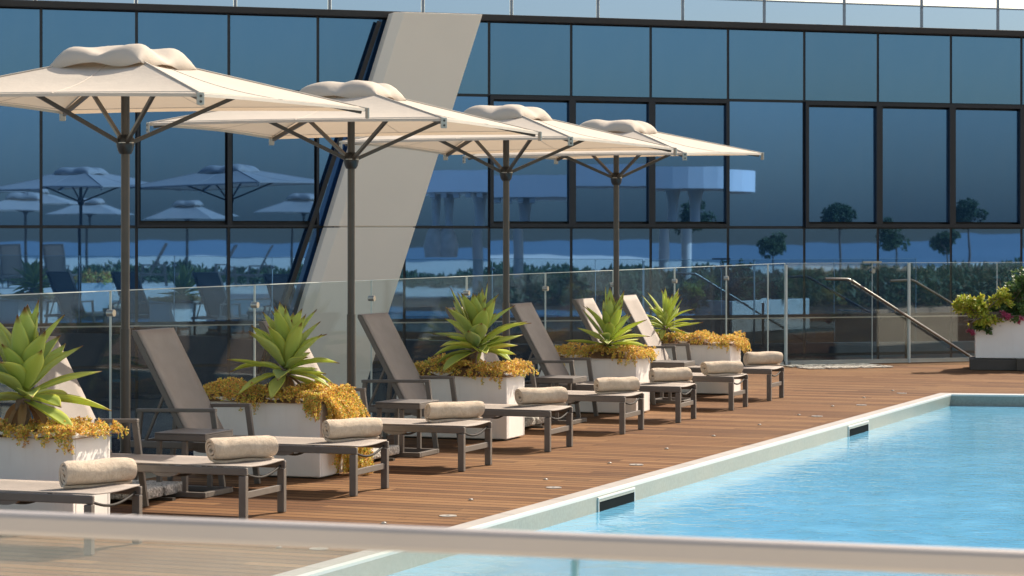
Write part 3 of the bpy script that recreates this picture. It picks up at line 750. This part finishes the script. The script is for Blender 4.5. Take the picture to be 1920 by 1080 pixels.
# ------------------------------------------------------------------ parasols
def make_umbrella(pole, corners, apex_z, hub_z, label, group, seed=0, base=True, vent=.34, z0=0, open_flap=False, scale=1.0, cat='parasol'):
    rnd = random.Random(seed)
    t = thing('parasol', label, cat, zz(pole, z0), 0, group); W = t.location
    P = zz(pole,0); C = [c-W for c in corners]; O = Vector((0,0,-z0))
    ctr = Vector((0,0,apex_z-z0))
    inner = [Vector((c.x*.13, c.y*.13, apex_z-z0-.02)) for c in C]
    mb = MB()
    SM = MB()
    for k in range(4):
        a, b, ia, ib = C[k], C[(k+1)%4], inner[k], inner[(k+1)%4]
        mid = (a+b)/2
        def fn(u, v, a=a, b=b, ia=ia, ib=ib):
            e = a+(b-a)*u; i_ = ia+(ib-ia)*u; p = e+(i_-e)*v
            s = math.sin(PI*u); inw = (ctr-e); inw.z = 0; inw.normalize()
            p += inw*.055*s*(1-v)**2; p.z -= .045*s*math.sin(PI*v)*1.0+(-.012*s*(1-v))
            return p
        mb.grid(fn, 18, 12)
        mb.grid(lambda u, v, fn=fn: fn(u, 0)-Vector((0,0,.022*v)), 18, 1)
        SM.tube([fn(0, j/10)+Vector((0,0,.004)) for j in range(11)], .007, 6)
        for v0, rr in ((.035, .004),): SM.tube([fn(i/14, v0)+Vector((0,0,.001)) for i in range(15)], rr, 5)
        SM.tube([fn(.5, j/10)+Vector((0,0,.001)) for j in range(11)], .0035, 5)
    cn = mb.build('canopy', M['canvas'], t)
    if base: SM.build('seams', M['seam'], cn)
    # ribs
    for k in range(4):
        c = C[k]; top = Vector((0,0,apex_z-z0-.05)); e = c+Vector((0,0,-.03)); inn_ = e+(top-e)*.02
        mb = MB(); mb.bar(top, inn_, .024*scale, .036*scale); mb.build('rib', M['bronze'], t, .003)
        mb = MB(); h = Vector((0,0,hub_z-z0)); d = Vector((c.x,c.y,0)).normalized(); mp = top+(e-top)*.50-Vector((0,0,.02)); mb.bar(h+d*.05, mp, .026*scale, .030*scale); mb.build('strut', M['bronze'], t, .003)
        if base:
            mb = MB(); dd = Vector((c.x,c.y,0)).normalized(); sd = Vector((-dd.y,dd.x,0))
            mb.box(c+dd*.012+Vector((0,0,-.035)), (.016,.052,.085), dd, sd); cl = mb.build('corner_clip', M['clip'], t, .006)
            mb = MB()
            for zc in (-.018,-.055): mb.tube([c+dd*.015+Vector((0,0,zc)), c+dd*.024+Vector((0,0,zc))], .009, 10)
            mb.build('rivet', M['bronze'], cl)
    mb = MB(); mb.tube([(0,0,.02), (0,0,apex_z-z0+.02)], .032*scale, 16); mb.build('pole', M['bronze'], t)
    mb = MB(); mb.tube([(0,0,.02), (0,0,1.25)], .038*scale, 16); mb.build('pole_sleeve', M['bronze'], t)
    hz = hub_z-z0
    mb = MB(); mb.tube([(0,0,hz-.085),(0,0,hz-.06),(0,0,hz-.02),(0,0,hz+.03),(0,0,hz+.055)], [.042*scale,.056*scale,.066*scale,.064*scale,.048*scale], 18); hb = mb.build('hub', M['black'], t)
    mb = MB(); mb.tube([(0,0,hz-.006),(0,0,hz-.001)], .067*scale, 18); mb.build('ring', M['steel'], hb)
    # puffed wind vent
    ex = (C[1]-C[0]); ey = (C[3]-C[0]); ex.z = ey.z = 0; ex *= vent/2; ey *= vent/2
    zb_ = apex_z-z0-.10; Hh = .165*scale
    ph = [rnd.uniform(0,6) for _ in range(6)]
    def vf(i, j):
        u, v = i*2-1, j*2-1
        su, sv = math.copysign(abs(u)**.75, u), math.copysign(abs(v)**.75, v)
        e = max(abs(u), abs(v))
        crown = (1-abs(u)**5)*(1-abs(v)**5); crown = max(0, crown)**.5
        creaseu = math.exp(-(abs(u)/.13)**1.3); creasev = math.exp(-(abs(v)/.13)**1.3)
        c = 1-.38*creaseu*abs(v)-.38*creasev*abs(u)
        dg = 1-.08*math.exp(-((abs(u)-abs(v))/.18)**2)*e
        zz_ = zb_+Hh*crown*c*dg+(.020 if seed == 0 else .008)*math.sin((6 if seed == 0 else 5)*u+ph[0])*math.sin(4*v+ph[1])
        bul = 1+.07*math.cos(PI*u)*(abs(v)>.8)+.0
        if e > .999: zz_ = zb_+.005-.03*abs(math.sin(2*PI*(u if abs(v) > .999 else v)))*0+.012*(creaseu if abs(v) > .999 else creasev)+.015*math.sin(7*u+5*v+ph[3])
        pu = su*(.93+.07*(1-crown))*1.0; pv = sv*(.93+.07*(1-crown))
        p = ex*pu+ey*pv; return Vector((p.x, p.y, zz_))
    mb = MB(); mb.grid(vf, 26, 26); o = mb.build('vent_cap', M['canvas'], t); s_ = o.modifiers.new('s','SOLIDIFY'); s_.thickness = .006
    if base:
        xa = Vector((math.cos(LR), math.sin(LR), 0)); ya = Vector((-xa.y, xa.x, 0))
        mb = MB(); mb.bar(-xa*.4+Vector((0,0,.012)), xa*.4+Vector((0,0,.012)), .05, .02); mb.bar(-ya*.4+Vector((0,0,.013)), ya*.4+Vector((0,0,.013)), .05, .019)
        mb.tube([(0,0,.0),(0,0,.35)], .045, 14); mb.build('base_frame', M['bronze'], t)
        for i in (-1,1):
            for j in (-1,1):
                mb = MB(); mb.box(xa*i*.17+ya*j*.17+Vector((0,0,.068)), (.31,.31,.08), xa, ya); mb.build('ballast_slab', M['stone'], t, .02)
    return t
UM = 'row of cream square parasols behind the loungers'
# centre column, depth, corner pixels (near, right/far, back, left)
defs = [
 (235, 18.4, [(375,175),(686,203.5),(118,209),(-178,179)], 106, 267, 'cream square parasol nearest the camera, cut by the left edge'),
 (658.5, 21.6, [(831,222),(1010,248),(510,257),(280,231)], 168, 298, 'second cream parasol from the left, in front of the leaning pillar'),
 (949, 25.2, [(1069,257.5),(1264,278),(836,287),(641,266)], 210, 323, 'third cream parasol from the left'),
 (1155.5, 28.6, [(1283,287),(1428,287.5),(1043,296),(872,293)], 236, 333, 'farthest cream parasol, at the right end of the row')]
for i, (px, D, cs, ya, yh, lab) in enumerate(defs):
    dD = (-1.97, .93, 1.97, -.93)
    pole = PT(px, HY, D); C = [PT(x, y, D+d) for (x, y), d in zip(cs, dD)]
    make_umbrella(pole, C, PT(px, ya, D).z, PT(px, yh, D).z, lab, UM, i, vent=[.335,.30,.30,.30][i])

# ------------------------------------------------------------------ planters, succulents, agaves
def leaf(mb, base, d, up, L, W, droop=.25, cup=.35, nu=8, twist=0, rnd=random):
    """one broad pointed leaf; d = direction, up = upper side"""
    d = d.normalized(); s = d.cross(up).normalized(); up = s.cross(d).normalized()
    ks = [rnd.uniform(-1,1) for _ in range(3)]
    prof = [(0,.40),(.12,.46),(.3,.82),(.46,1),(.62,.90),(.78,.60),(.90,.27),(1,.015)]
    def wid(t):
        for (a,b),(c,e) in zip(prof, prof[1:]):
            if t <= c: return b+(e-b)*(t-a)/(c-a)
        return .02
    def fn(u, v):
        bend = droop*u*u
        c = base+d*(L*u*(1-.15*bend))+up*(-L*bend)+s*(ks[0]*.05*L*u*u)
        w_ = W*wid(u); q = (v-.5)*2
        return c+s*(q*w_/2)+up*(cup*w_*.5*(q*q)*(1 if u < .9 else .5))+up*(.01*W*math.sin(9*u+ks[1]*3)*q)
    mb.grid(fn, nu, 6)
def agave(base, trunk_top, R, n, label, seed, lean=Vector((0,0,1)), dead=3, wide=.30, mat='agave', rmin=-.45):
    rnd = random.Random(seed)
    t = thing('agave', label, 'agave', base, 0, 'green agaves growing in the white planters'); W = t.location
    top = trunk_top-W
    mb = MB(); k = 7; mb.tube([Vector((0,0,-.05))*(1-i/k)+top*(i/k)+Vector((.015*math.sin(i*2),.01*math.cos(i*3),0)) for i in range(k+1)], [.042+.006*math.sin(i*4)+(.010 if i > 5 else 0) for i in range(k+1)], 12); mb.build('trunk', M['bark'], t)
    mb = MB()
    for i in range(n):
        f = i/(n-1)                                      # 0 centre .. 1 outermost
        az = i*2.39996+rnd.uniform(-.5,.5)
        el = math.radians(86-(f**1.1)*98+rnd.uniform(-10,10))
        d = Vector((math.cos(az)*math.cos(el), math.sin(az)*math.cos(el), math.sin(el)))
        d = (d+(lean-Vector((0,0,1)))*.5).normalized()
        up = Vector((-math.cos(az)*math.sin(el), -math.sin(az)*math.sin(el), math.cos(el)))
        L = R*(.98+.12*min(1,f*2.2))*rnd.uniform(.72,1.12)*(1-.18*max(0,f-.75)*4*.5)
        leaf(mb, top+d*.03+Vector((0,0,.10*(1-f)-.05)), d, up, L, R*wide*rnd.uniform(.85,1.12), droop=rnd.uniform(-.20,.24)+.14*f, cup=rnd.uniform(.35,.6), rnd=rnd)
    o = mb.build('leaves', M[mat], t); sm = o.modifiers.new('s','SOLIDIFY'); sm.thickness = .006
    mb = MB()
    for i in range(dead):
        az = rnd.uniform(0,6.28); el = rnd.uniform(-.9,-.2)
        d = Vector((math.cos(az)*math.cos(el), math.sin(az)*math.cos(el), math.sin(el))); up = Vector((-math.cos(az)*math.sin(el), -math.sin(az)*math.sin(el), math.cos(el)))
        leaf(mb, top+Vector((0,0,-.05)), d, up, R*rnd.uniform(.5,.8), R*.12, droop=rnd.uniform(.3,.7), cup=.9, rnd=rnd)
    mb.build('dry_leaves', M['agavedead'], t)
    return t

ux = Vector((math.cos(LR), math.sin(LR), 0)); uy = Vector((math.sin(LR), -math.cos(LR), 0))     # away from pool / away from viewer
def tiny_leaves(mb, c, nrm, size, rnd, n=7):
    a0 = rnd.uniform(0,6.28)
    t1 = nrm.orthogonal().normalized(); t2 = nrm.cross(t1)
    for k in range(n):
        a = a0+k*2*PI/n+rnd.uniform(-.3,.3); el = rnd.uniform(.15,1.2)
        d = (t1*math.cos(a)+t2*math.sin(a))*math.cos(el)+nrm*math.sin(el); s = d.cross(nrm)
        if s.length < .01: s = t1
        s.normalize(); L = size*rnd.uniform(.7,1.3); w_ = L*.30; up = s.cross(d)
        b = c+d*L*.12
        mb.add([b, b+d*L*.5+s*w_-up*w_*.3, b+d*L, b+d*L*.5-s*w_-up*w_*.3, b+d*L*.5+up*w_*.4],
               [(0,1,4),(1,2,4),(2,3,4),(3,0,4)], False)
def succulents(pl, Lx, Ly, h, label, seed, cascade=0, extra=None, dens=1.0, height=.07):
    """pl: planter corner nearest viewer/pool, ux/uy axes"""
    rnd = random.Random(seed)
    t = thing('trailing_succulent', label, 'succulent', zz(pl+ux*Lx/2+uy*Ly/2, h-.02), 0, 'yellow and orange succulents trailing over the planters'); W = t.location
    ph = [rnd.uniform(0,6) for _ in range(6)]
    def hgt(x, y): return height*(.55+.35*math.sin(7*x+ph[0])*math.cos(6*y+ph[1])+.25*math.sin(17*x+ph[2]))
    mb = MB()
    def mound(u, v):
        x, y = -.04+u*(Lx+.08), -.04+v*(Ly+.08); e = min(u,1-u,v,1-v)
        z = h-.035+max(.0, hgt(x,y)-.02)*min(1, e*12)
        p = pl+ux*x+uy*y; return Vector((p.x,p.y,z))-W
    mb.grid(mound, 26, 14); mb.build('stems', M['stem'], t)
    lf = MB(); st = MB()
    for i in range(int(1300*dens)):
        x, y = rnd.uniform(-.055,Lx+.055), rnd.uniform(-.055,Ly+.055)
        p = pl+ux*x+uy*y; z = h-.03+hgt(x,y)+rnd.uniform(-.01,.045)
        nr = Vector((rnd.uniform(-.6,.6),rnd.uniform(-.8,.4),1)).normalized()
        tiny_leaves(lf, Vector((p.x,p.y,z))-W, nr, rnd.uniform(.013,.024), rnd)
    # trailing strands along the viewer side and the pool side
    strands = []
    for i in range(int(70*dens)):
        if rnd.random() < .68: x, y = rnd.uniform(0,Lx), -.02; outw = -uy
        else: x, y = -.02, rnd.uniform(0,Ly); outw = -ux
        g = max(0, math.sin(9*x+ph[3]))*.6+.4
        strands.append((x, y, outw, rnd.uniform(.03,.17)*g))
    if cascade:
        for i in range(int(300*cascade)):
            if rnd.random() < .22: x, y = rnd.uniform(-.02,.10)*1, -.02; outw = -uy; ln = rnd.uniform(.05,.20)*(1-x*3.5)
            else: x, y = -.02, rnd.uniform(.0,Ly+.12); outw = -ux; f = y/Ly; ln = rnd.uniform(.15,.34+.55*f)*min(1,cascade)
            strands.append((x, y, outw, max(.03, ln)))
    for (x, y, outw, ln) in strands:
        p = pl+ux*x+uy*y; p = Vector((p.x,p.y,h+rnd.uniform(0,.04)))
        sway = Vector((rnd.uniform(-.25,.25), rnd.uniform(-.25,.25), 0)); steps = max(2, int(ln/.018)); q = p.copy(); path = [q-W]
        bulge = (rnd.uniform(.02,.07)+ (rnd.uniform(0,.11) if ln > .2 else 0))
        for s in range(steps):
            f = s/steps
            q = p+outw*(bulge*math.sin(min(1,f*1.4)*PI/2))+sway*ln*f*.5-Vector((0,0,ln*f*.98)); 
            if q.z < .02: q.z = .02+rnd.uniform(0,.03)
            path.append(q-W)
            tiny_leaves(lf, q-W, (outw*.7+Vector((rnd.uniform(-.6,.6),rnd.uniform(-.6,.6),rnd.uniform(-.2,.8)))).normalized(), rnd.uniform(.012,.022), rnd, 6)
        if rnd.random() < .5: st.tube(path, .0025, 4, False)
    lf.build('leaves', M['sedum'], t); st.build('runners', M['stem'], t)
    return t
def planter(corner, Lx, Ly, h, label, group='white planter boxes between the loungers'):
    t = thing('planter_box', label, 'planter', corner, 0, group); T = .035
    mb = MB(); X, Y = ux, uy
    def bx(x0,x1,y0,y1,z0,z1): mb.box(X*(x0+x1)/2+Y*(y0+y1)/2+Vector((0,0,(z0+z1)/2)), (x1-x0,y1-y0,z1-z0), X, Y)
    bx(0,Lx,0,T,.015,h); bx(0,Lx,Ly-T,Ly,.015,h); bx(0,T,T+.001,Ly-T-.001,.015,h); bx(Lx-T,Lx,T+.001,Ly-T-.001,.015,h)
    mb.build('box', M['planter'], t, .008)
    mb = MB(); bx(T,Lx-T,T,Ly-T,h-.12,h-.05); mb.build('soil', M['soil'], t)
    mb = MB(); bx(.04,Lx-.04,.04,Ly-.04,.0,.018); mb.build('foot', M['woodtrim'], t)
    return t
PL = [Vector((-2.88,16.44,0)), G(600,899), G(950,827), G(1193,778), G(1369,741)]
PLn = ['nearest planter at the left edge', 'white box with orange plants spilling to the floor', 'third planter from the left', 'fourth planter from the left', 'farthest planter in the row']
pdesc = ['white planter box at the left edge behind the nearest rolled towel', 'white planter box half covered by succulents cascading down its pool side',
         'white planter box third from the left, under the biggest agave', 'white planter box fourth from the left, between parasols three and four', 'white planter box farthest along the row, by the last two loungers']
LX, LY_, PH = 1.12, .50, .635
for i, c in enumerate(PL):
    planter(c, LX, LY_, PH, pdesc[i])
sdesc = ['orange and yellow succulents spilling over the nearest planter at the left edge', 'thick orange succulents cascading to the floor over the second planter',
         'golden succulent mat over the third planter from the left', 'olive and yellow succulent mat over the fourth planter', 'orange succulent mat over the farthest planter in the row']
for i, c in enumerate(PL):
    succulents(c, LX, LY_, PH, sdesc[i], 20+i, cascade=[.12,1.0,.1,.12,.25][i], dens=[1,1.35,1.1,1,.9][i], height=[.05,.10,.11,.10,.11][i])
def AP(px, py, i, back=.25):                            # point over planter i at photo pixel
    D = (PL[i]+uy*back).y+.0; return PT(px, py, D+ (PL[i].x-(px-960)/F*D)*math.tan(math.radians(20))*.9)
ag = [(0, (40,800), (45,738), .50, 32, 'agave at the left edge with browned leaf tips and a thick bare stem'),
      (1, (519,725), (535,692), .45, 38, 'agave with pointed leaves in the planter spilling orange succulents'),
      (2, (872,695), (893,650), .48, 42, 'biggest bright green agave, just left of the third parasol pole'),
      (3, (1133,665), (1140,642), .47, 32, 'upright yellow-green agave standing before the farthest parasol pole'),
      (4, (1250,640), (1247,612), .39, 38, 'farthest agave, dark and narrow leaved, beside the last parasol')]
for i, b, tp, R_, n, lab in ag:
    bp, tpnt = AP(*b, i), AP(*tp, i); bp.z = PH-.06
    agave(bp, tpnt, R_, n, lab, 50+i, lean=Vector((.10,-.12,1)) if i != 3 else Vector((.25,-.1,1.2)), dead=[10,7,4,8,9][i], wide=[.335,.30,.32,.27,.19][i])

# ------------------------------------------------------------------ big planter and shrubs on the right
cr = G(1829, 694)
def plant_blob(mb, c, r, n, size, rnd, nl=6, flat=1.0, shell=.35):
    for _ in range(n):
        d = Vector((rnd.gauss(0,1),rnd.gauss(0,1),rnd.gauss(0,1))).normalized()
        rr = (shell+(1-shell)*rnd.random()**.5); p = c+Vector((d.x*r[0],d.y*r[1],d.z*r[2]))*rr
        tiny_leaves(mb, p, (d+Vector((0,0,.5))).normalized(), size*rnd.uniform(.7,1.3), rnd, nl)
bigp = thing('planter_box', 'large white planter trough on a dark plinth at the right edge', 'planter', cr, 0)
mb = MB(); gx = Vector((.985,-.17,0)).normalized(); gy = Vector((-gx.y, gx.x, 0))
lw, ld, lh = 2.4, .8, .58
zb0 = .17
for (x0,x1,y0,y1) in ((0,lw,0,.05),(0,lw,ld-.05,ld),(0,.05,.051,ld-.051),(lw-.05,lw,.051,ld-.051)):
    mb.box(gx*(x0+x1)/2+gy*(y0+y1)/2+Vector((0,0,zb0+lh/2)), (x1-x0,y1-y0,lh), gx, gy)
mb.build('box', M['planter'], bigp, .012)
mb = MB(); mb.box(gx*lw/2+gy*ld/2+Vector((0,0,zb0+lh-.08)), (lw-.1,ld-.1,.06), gx, gy); mb.build('soil', M['soil'], bigp)
mb = MB(); mb.box(gx*(lw/2)+gy*(ld/2)+Vector((0,0,.08)), (lw+.16,ld+.12,.155), gx, gy); mb.build('plinth', M['woodtrim'], bigp, .008)
mb = MB(); mb.box(gx*.72-gy*.11+Vector((0,0,.09)), (.30,.1,.17), gx, gy); mb.build('bracket', M['bronze'], bigp, .006)
def shrub(name, label, cat, spots, mat, size, seed, stems=True, trunk_to=None):
    rnd = random.Random(seed); c0 = spots[0][0]; base = Vector((c0.x, c0.y, zb0+lh-.05)); t = thing(name, label, cat, base)
    lf = MB(); st = MB()
    for c, r, n in spots:
        for _ in range(max(3, n//9)):
            d = Vector((rnd.gauss(0,1),rnd.gauss(0,1),rnd.gauss(.25,1))).normalized(); k = rnd.uniform(.55,1.25)
            e = c-base+Vector((d.x*r[0],d.y*r[1],d.z*r[2]))*k; s0 = c-base+Vector((d.x*r[0],d.y*r[1],d.z*r[2]))*k*.25
            st.tube([s0, e], [.005,.002], 4, False)
            for q in range(9): tiny_leaves(lf, s0+(e-s0)*rnd.uniform(.2,1.02)+Vector((rnd.gauss(0,.012),rnd.gauss(0,.012),rnd.gauss(0,.012))), (d+Vector((0,0,.6))).normalized(), size*rnd.uniform(.7,1.35), rnd, 5)
        for _ in range(7):
            e = c-base+Vector((rnd.uniform(-1,1)*r[0],rnd.uniform(-1,1)*r[1],rnd.uniform(0,.8)*r[2])); s0 = Vector((rnd.uniform(-.1,.1),rnd.uniform(-.1,.1),0))
            st.tube([s0, (s0+e)/2+Vector((0,0,.05)), e], [.010,.007,.003], 5, False)
    lf.build('leaves', M[mat], t); st.build('stems', M['bark'], t); return t
def PD(px, py, D): return PT(px, py, D)
Dp = cr.y+.15
shrub('lime_shrub', 'bright lime-yellow shrub leaning over the left end of the large white trough', 'shrub', [(PD(1826,578,Dp-.15),(.20,.2,.17),300),(PD(1846,600,Dp-.15),(.22,.2,.14),260),(PD(1876,560,Dp-.15),(.16,.2,.12),200),(PD(1804,572,Dp-.1),(.11,.12,.08),110)], 'lime', .05, 61)
shrub('dark_shrub', 'dense dark green shrub filling the large white trough at the right edge', 'shrub', [(PD(1880,595,Dp+.1),(.34,.35,.26),520),(PD(1920,560,Dp+.1),(.36,.35,.42),620),(PD(1850,612,Dp-.1),(.20,.25,.10),160),(PD(1975,575,Dp+.1),(.4,.35,.4),420),(PD(2040,590,Dp+.1),(.4,.35,.35),300)], 'shrub', .055, 62)
shrub('flowering_plant', 'small pink flowers hanging over the front of the large trough', 'flowers', [(PD(1818,624,Dp-.2),(.07,.08,.04),9),(PD(1888,590,Dp-.3),(.10,.06,.06),5),(PD(1905,600,Dp-.3),(.3,.06,.12),6)], 'petal', .03, 63)
def tree(name, label, base, h, cr_r, mat, n, size, seed, group=None, trunk_r=.05, cat='tree'):
    rnd = random.Random(seed); t = thing(name, label, cat, base, 0, group)
    mb = MB(); top = h-cr_r[2]
    mb.tube([(0,0,0),(.04,.02,top*.4),(-.02,.03,top*.8),(0,0,top+cr_r[2]*.4)], [trunk_r,trunk_r*.8,trunk_r*.6,trunk_r*.3], 9)
    for _ in range(8):
        a = rnd.uniform(0,6.28); e = Vector((math.cos(a)*cr_r[0]*.7, math.sin(a)*cr_r[1]*.7, top+rnd.uniform(-.3,.7)*cr_r[2]))
        mb.tube([(0,0,top*.85), e*.6+Vector((0,0,top*.35)), e], [trunk_r*.5,trunk_r*.3,trunk_r*.1], 6, False)
    mb.build('trunk', M['bark'], t)
    mb = MB(); 
    for _ in range(9):
        c = Vector((rnd.uniform(-.6,.6)*cr_r[0],rnd.uniform(-.6,.6)*cr_r[1],top+rnd.uniform(-.5,.7)*cr_r[2])); plant_blob(mb, c, [q*rnd.uniform(.35,.6) for q in cr_r], n//9, size, rnd)
    mb.build('crown', M[mat], t); return t

# ------------------------------------------------------------------ foreground rail with glass
a, b = PT(-120, 0, 5.12), PT(2100, 0, 4.36)
zr = 1.39
fr = thing('foreground_railing', 'blurred pale metal rail over clear glass crossing the foreground', 'railing', zz(PT(960,0,4.75), 0)); W = fr.location
a = zz(PT(-200,0,5.13), zr); b = zz(PT(2120,0,4.36), zr)
mb = MB(); mb.bar(a-Vector((0,0,.023))-W, b-Vector((0,0,.023))-W, .05, .046); mb.build('rail', M['railpaint'], fr, .01)
d = (b-a).normalized()
jx = zz(PT(1086,0,4.70), 0); s_ = (jx-a).dot(d); jp = a+d*s_
for (p_, q_) in ((a, jp-d*.006), (jp+d*.006, b)):
    mb = MB(); c = (p_+q_)/2; c.z = .71; mb.box(c-W, ((q_-p_).length, .014, 1.26), d, Vector((-d.y,d.x,0))); mb.build('glass_panel', M['nearglass'], fr)
mb = MB(); mb.box(zz(jp,.71)-W, (.010,.016,1.26), d, Vector((-d.y,d.x,0))); mb.build('joint', simple('glass_joint', (.10,.28,.34), .3), fr)

# ------------------------------------------------------------------ the other side of the terrace, seen mirrored in the building
OPP = 'parasols across the terrace'
def opp_umbrella(px, D, ytop, yedge, wpx, lab, seed):
    c = RP(px, HY, D); ze = PT(px, yedge, D).z; za = PT(px, ytop, D).z; half = wpx*D/F/2
    cs = [Vector((c.x+half*math.cos(a), c.y+half*math.sin(a), ze)) for a in [.35+seed*.1+k*PI/2 for k in range(4)]]
    return make_umbrella(zz(c,0), cs, za-.18, ze-.05, lab, OPP, seed, base=False, scale=1.4, vent=.36)
opp_umbrella(52, 82, 348, 385, 250, 'cream parasol mirrored at the left edge of the facade', 11)
opp_umbrella(165, 98, 372, 405, 190, 'cream parasol mirrored second from the left in the facade', 12)
opp_umbrella(352, 98, 370, 408, 185, 'cream parasol mirrored above the nearest agave leaves in the third bay', 13)
opp_umbrella(556, 98, 364, 402, 200, 'cream parasol mirrored close to the leaning pillar', 14)
# canopy building
q0, q1 = RP(660, HY, 74), RP(1440, HY, 74)
ex = (q1-q0).normalized(); ey = Vector((-ex.y, ex.x, 0)); 
if ey.dot(-FN) > 0: ey = -ey
z0c, z1c = PT(0,358,74).z, PT(0,316,74).z
pav = thing('pavilion', 'white flat roofed open pavilion with round columns mirrored in the middle windows', 'pavilion', zz((q0+q1)/2, 0)); W = pav.location
mb = MB(); Lq = (q1-q0).length; r_ = 3.0; pts = [q0, q1-ex*r_]
pts += [q1-ex*r_-(-ey)*0+ex*r_*math.sin(a)+(FN*0)+(-ey*-1)*(r_*(1-math.cos(a))) for a in [PI*i/2/10 for i in range(1,11)]]
pts += [q1+ey*6, q0+ey*6]
n = len(pts); mb.add([zz(p_, z0c)-W for p_ in pts]+[zz(p_, z1c)-W for p_ in pts], [tuple(range(n)), tuple(range(n,2*n))[::-1]]+[(k,k+n,(k+1)%n+n,(k+1)%n) for k in range(n)]); mb.build('roof', M['slabwhite'], pav)
for px in (700, 893, 968, 1250, 1292):
    p_ = RP(px, HY, 76); mb = MB(); mb.tube([zz(p_,0)-W, zz(p_,z0c-.5)-W, zz(p_,z0c-.2)-W, zz(p_,z0c)-W], [.15,.16,.2,.26], 16); mb.build('column', M['slabwhite'], pav)
mb = MB()
for i in range(9):
    p_ = RP(806+i*22, HY, 75); mb.box(zz(p_, z0c-.08)-W, (.16, 1.6, .14), ex, ey)
mb.build('slats', M['slabwhite'], pav)
for j, (px, lab) in enumerate(((812,'tied grey curtain mirrored right of the leaning pillar'), (836,'tied beige curtain mirrored beside the grey one'))):
    p_ = RP(px, HY, 75.5); zt_, zb_ = PT(0,362,75.5).z, PT(0,478,75.5).z
    mb = MB(); mb.tube([zz(p_,zb_)-W*0, zz(p_,zb_+.35), zz(p_,zb_+.75), zz(p_,zb_+.95), zz(p_,zt_)], [.30,.34,.22,.10,.16], 14); o = mb.build('curtain', M['curtain']); tag(o, lab, 'curtain', 'tied curtains of the pavilion')
# clipped trees
for i, (px, py, rpx, D) in enumerate([(1288,418,34,84),(1572,412,36,84),(1817,415,33,84),(1446,466,30,100),(1680,455,34,104),(1775,465,26,104)]):
    c = RP(px, HY, D); zc = PT(0, py, D).z; r = rpx*D/F
    tree('standard_tree', ['round topped potted tree mirrored in the pane right of the farthest parasol', 'round topped potted tree mirrored in the first wide framed window', 'round topped potted tree mirrored in the last full window', 'faint bushy tree mirrored low in the plain bay', 'faint bushy tree mirrored low beside the long handrail', 'small faint tree mirrored low near the right edge'][i],
         zz(c,0), zc+r, (r, r, r*.8), 'hedge', 420, .10, 80+i, 'round topped trees across the terrace', .05)
# hedge and planting along the far terrace edge
rnd = random.Random(5)
for (n_, x0, x1, d0, d1, zm, lab) in ((2600,-150,2100,94,104,.62,'low dark planting along the far edge of the opposite terrace'), (1500,900,2100,66,74,.80,'darker planting in front, mirrored behind the stair glass')):
    mb = MB()
    for i in range(n_):
        px = rnd.uniform(x0, x1); D = rnd.uniform(d0, d1); p_ = RP(px, HY, D); z = rnd.uniform(0,1)**1.2*zm*(.72+.28*math.sin(px*.013+d0)*math.sin(px*.031+1))
        tiny_leaves(mb, zz(p_, max(.05, z)), Vector((rnd.uniform(-1,1),rnd.uniform(-1,1),.5)).normalized(), .26, rnd, 5)
    tag(mb.build('hedge', M['hedge']), lab, 'hedge', kind='stuff')
rnd = random.Random(6)
for i, (px, D, rz) in enumerate([(110,92,2.3),(190,90,.6),(330,90,.5),(400,92,.6),(20,88,2.2)]):
    t = copy_tree(L0); c = RP(px, HY, D); t.location = zz(c,0); t.rotation_euler = (0,0,rz); t['group'] = 'loungers across the terrace'; t.scale = (1.25,1.25,1.25)
    t['label'] = 'dark reclined lounger across the terrace, mirrored faintly ' + ['under the second mirrored parasol', 'left of the nearest pole', 'under the third mirrored parasol', 'right of the third mirrored parasol', 'at the left edge'][i]
# mirrored pool and white planter
p4 = [RP(210,575,1), ]
def rg(px, py): D = F*EYE/(py-HY); return zz(MIR(PT(px,py,D)), 0)
sheet('opposite_pool', [rg(40,566), rg(600,562), rg(640,590), rg(0,592)], .01, M['water'])
def plain_planter(px, D, wpx, h, lab):
    c = RP(px, HY, D); t = thing('planter_box', lab, 'planter', zz(c,0), .4, 'planters across the terrace'); s = wpx*D/F
    mb = MB()
    for (x0,x1,y0,y1) in ((0,s,0,.06),(0,s,s-.06,s),(0,.06,.061,s-.061),(s-.06,s,.061,s-.061)): mb.bbox(x0-s/2,x1-s/2,y0-s/2,y1-s/2,0,h)
    mb.build('box', M['planter'], t); mb = MB(); mb.bbox(-s/2+.06,s/2-.06,-s/2+.06,s/2-.06,h-.2,h-.08); mb.build('soil', M['soil'], t)
    r2 = random.Random(9); lf = MB(); plant_blob(lf, Vector((0,0,h+.05)), (s*.6,s*.6,.2), 60, .12, r2); tag(lf.build('trailing_succulent', M['sedum'], None, 0, zz(c,0)), 'bushy succulents on the white planter mirrored left of the nearest pole' if px < 500 else 'bushy succulents on the white planter mirrored near the pillar', 'succulent')
plain_planter(178, 62, 62, .72, 'white planter mirrored left of the nearest parasol pole')
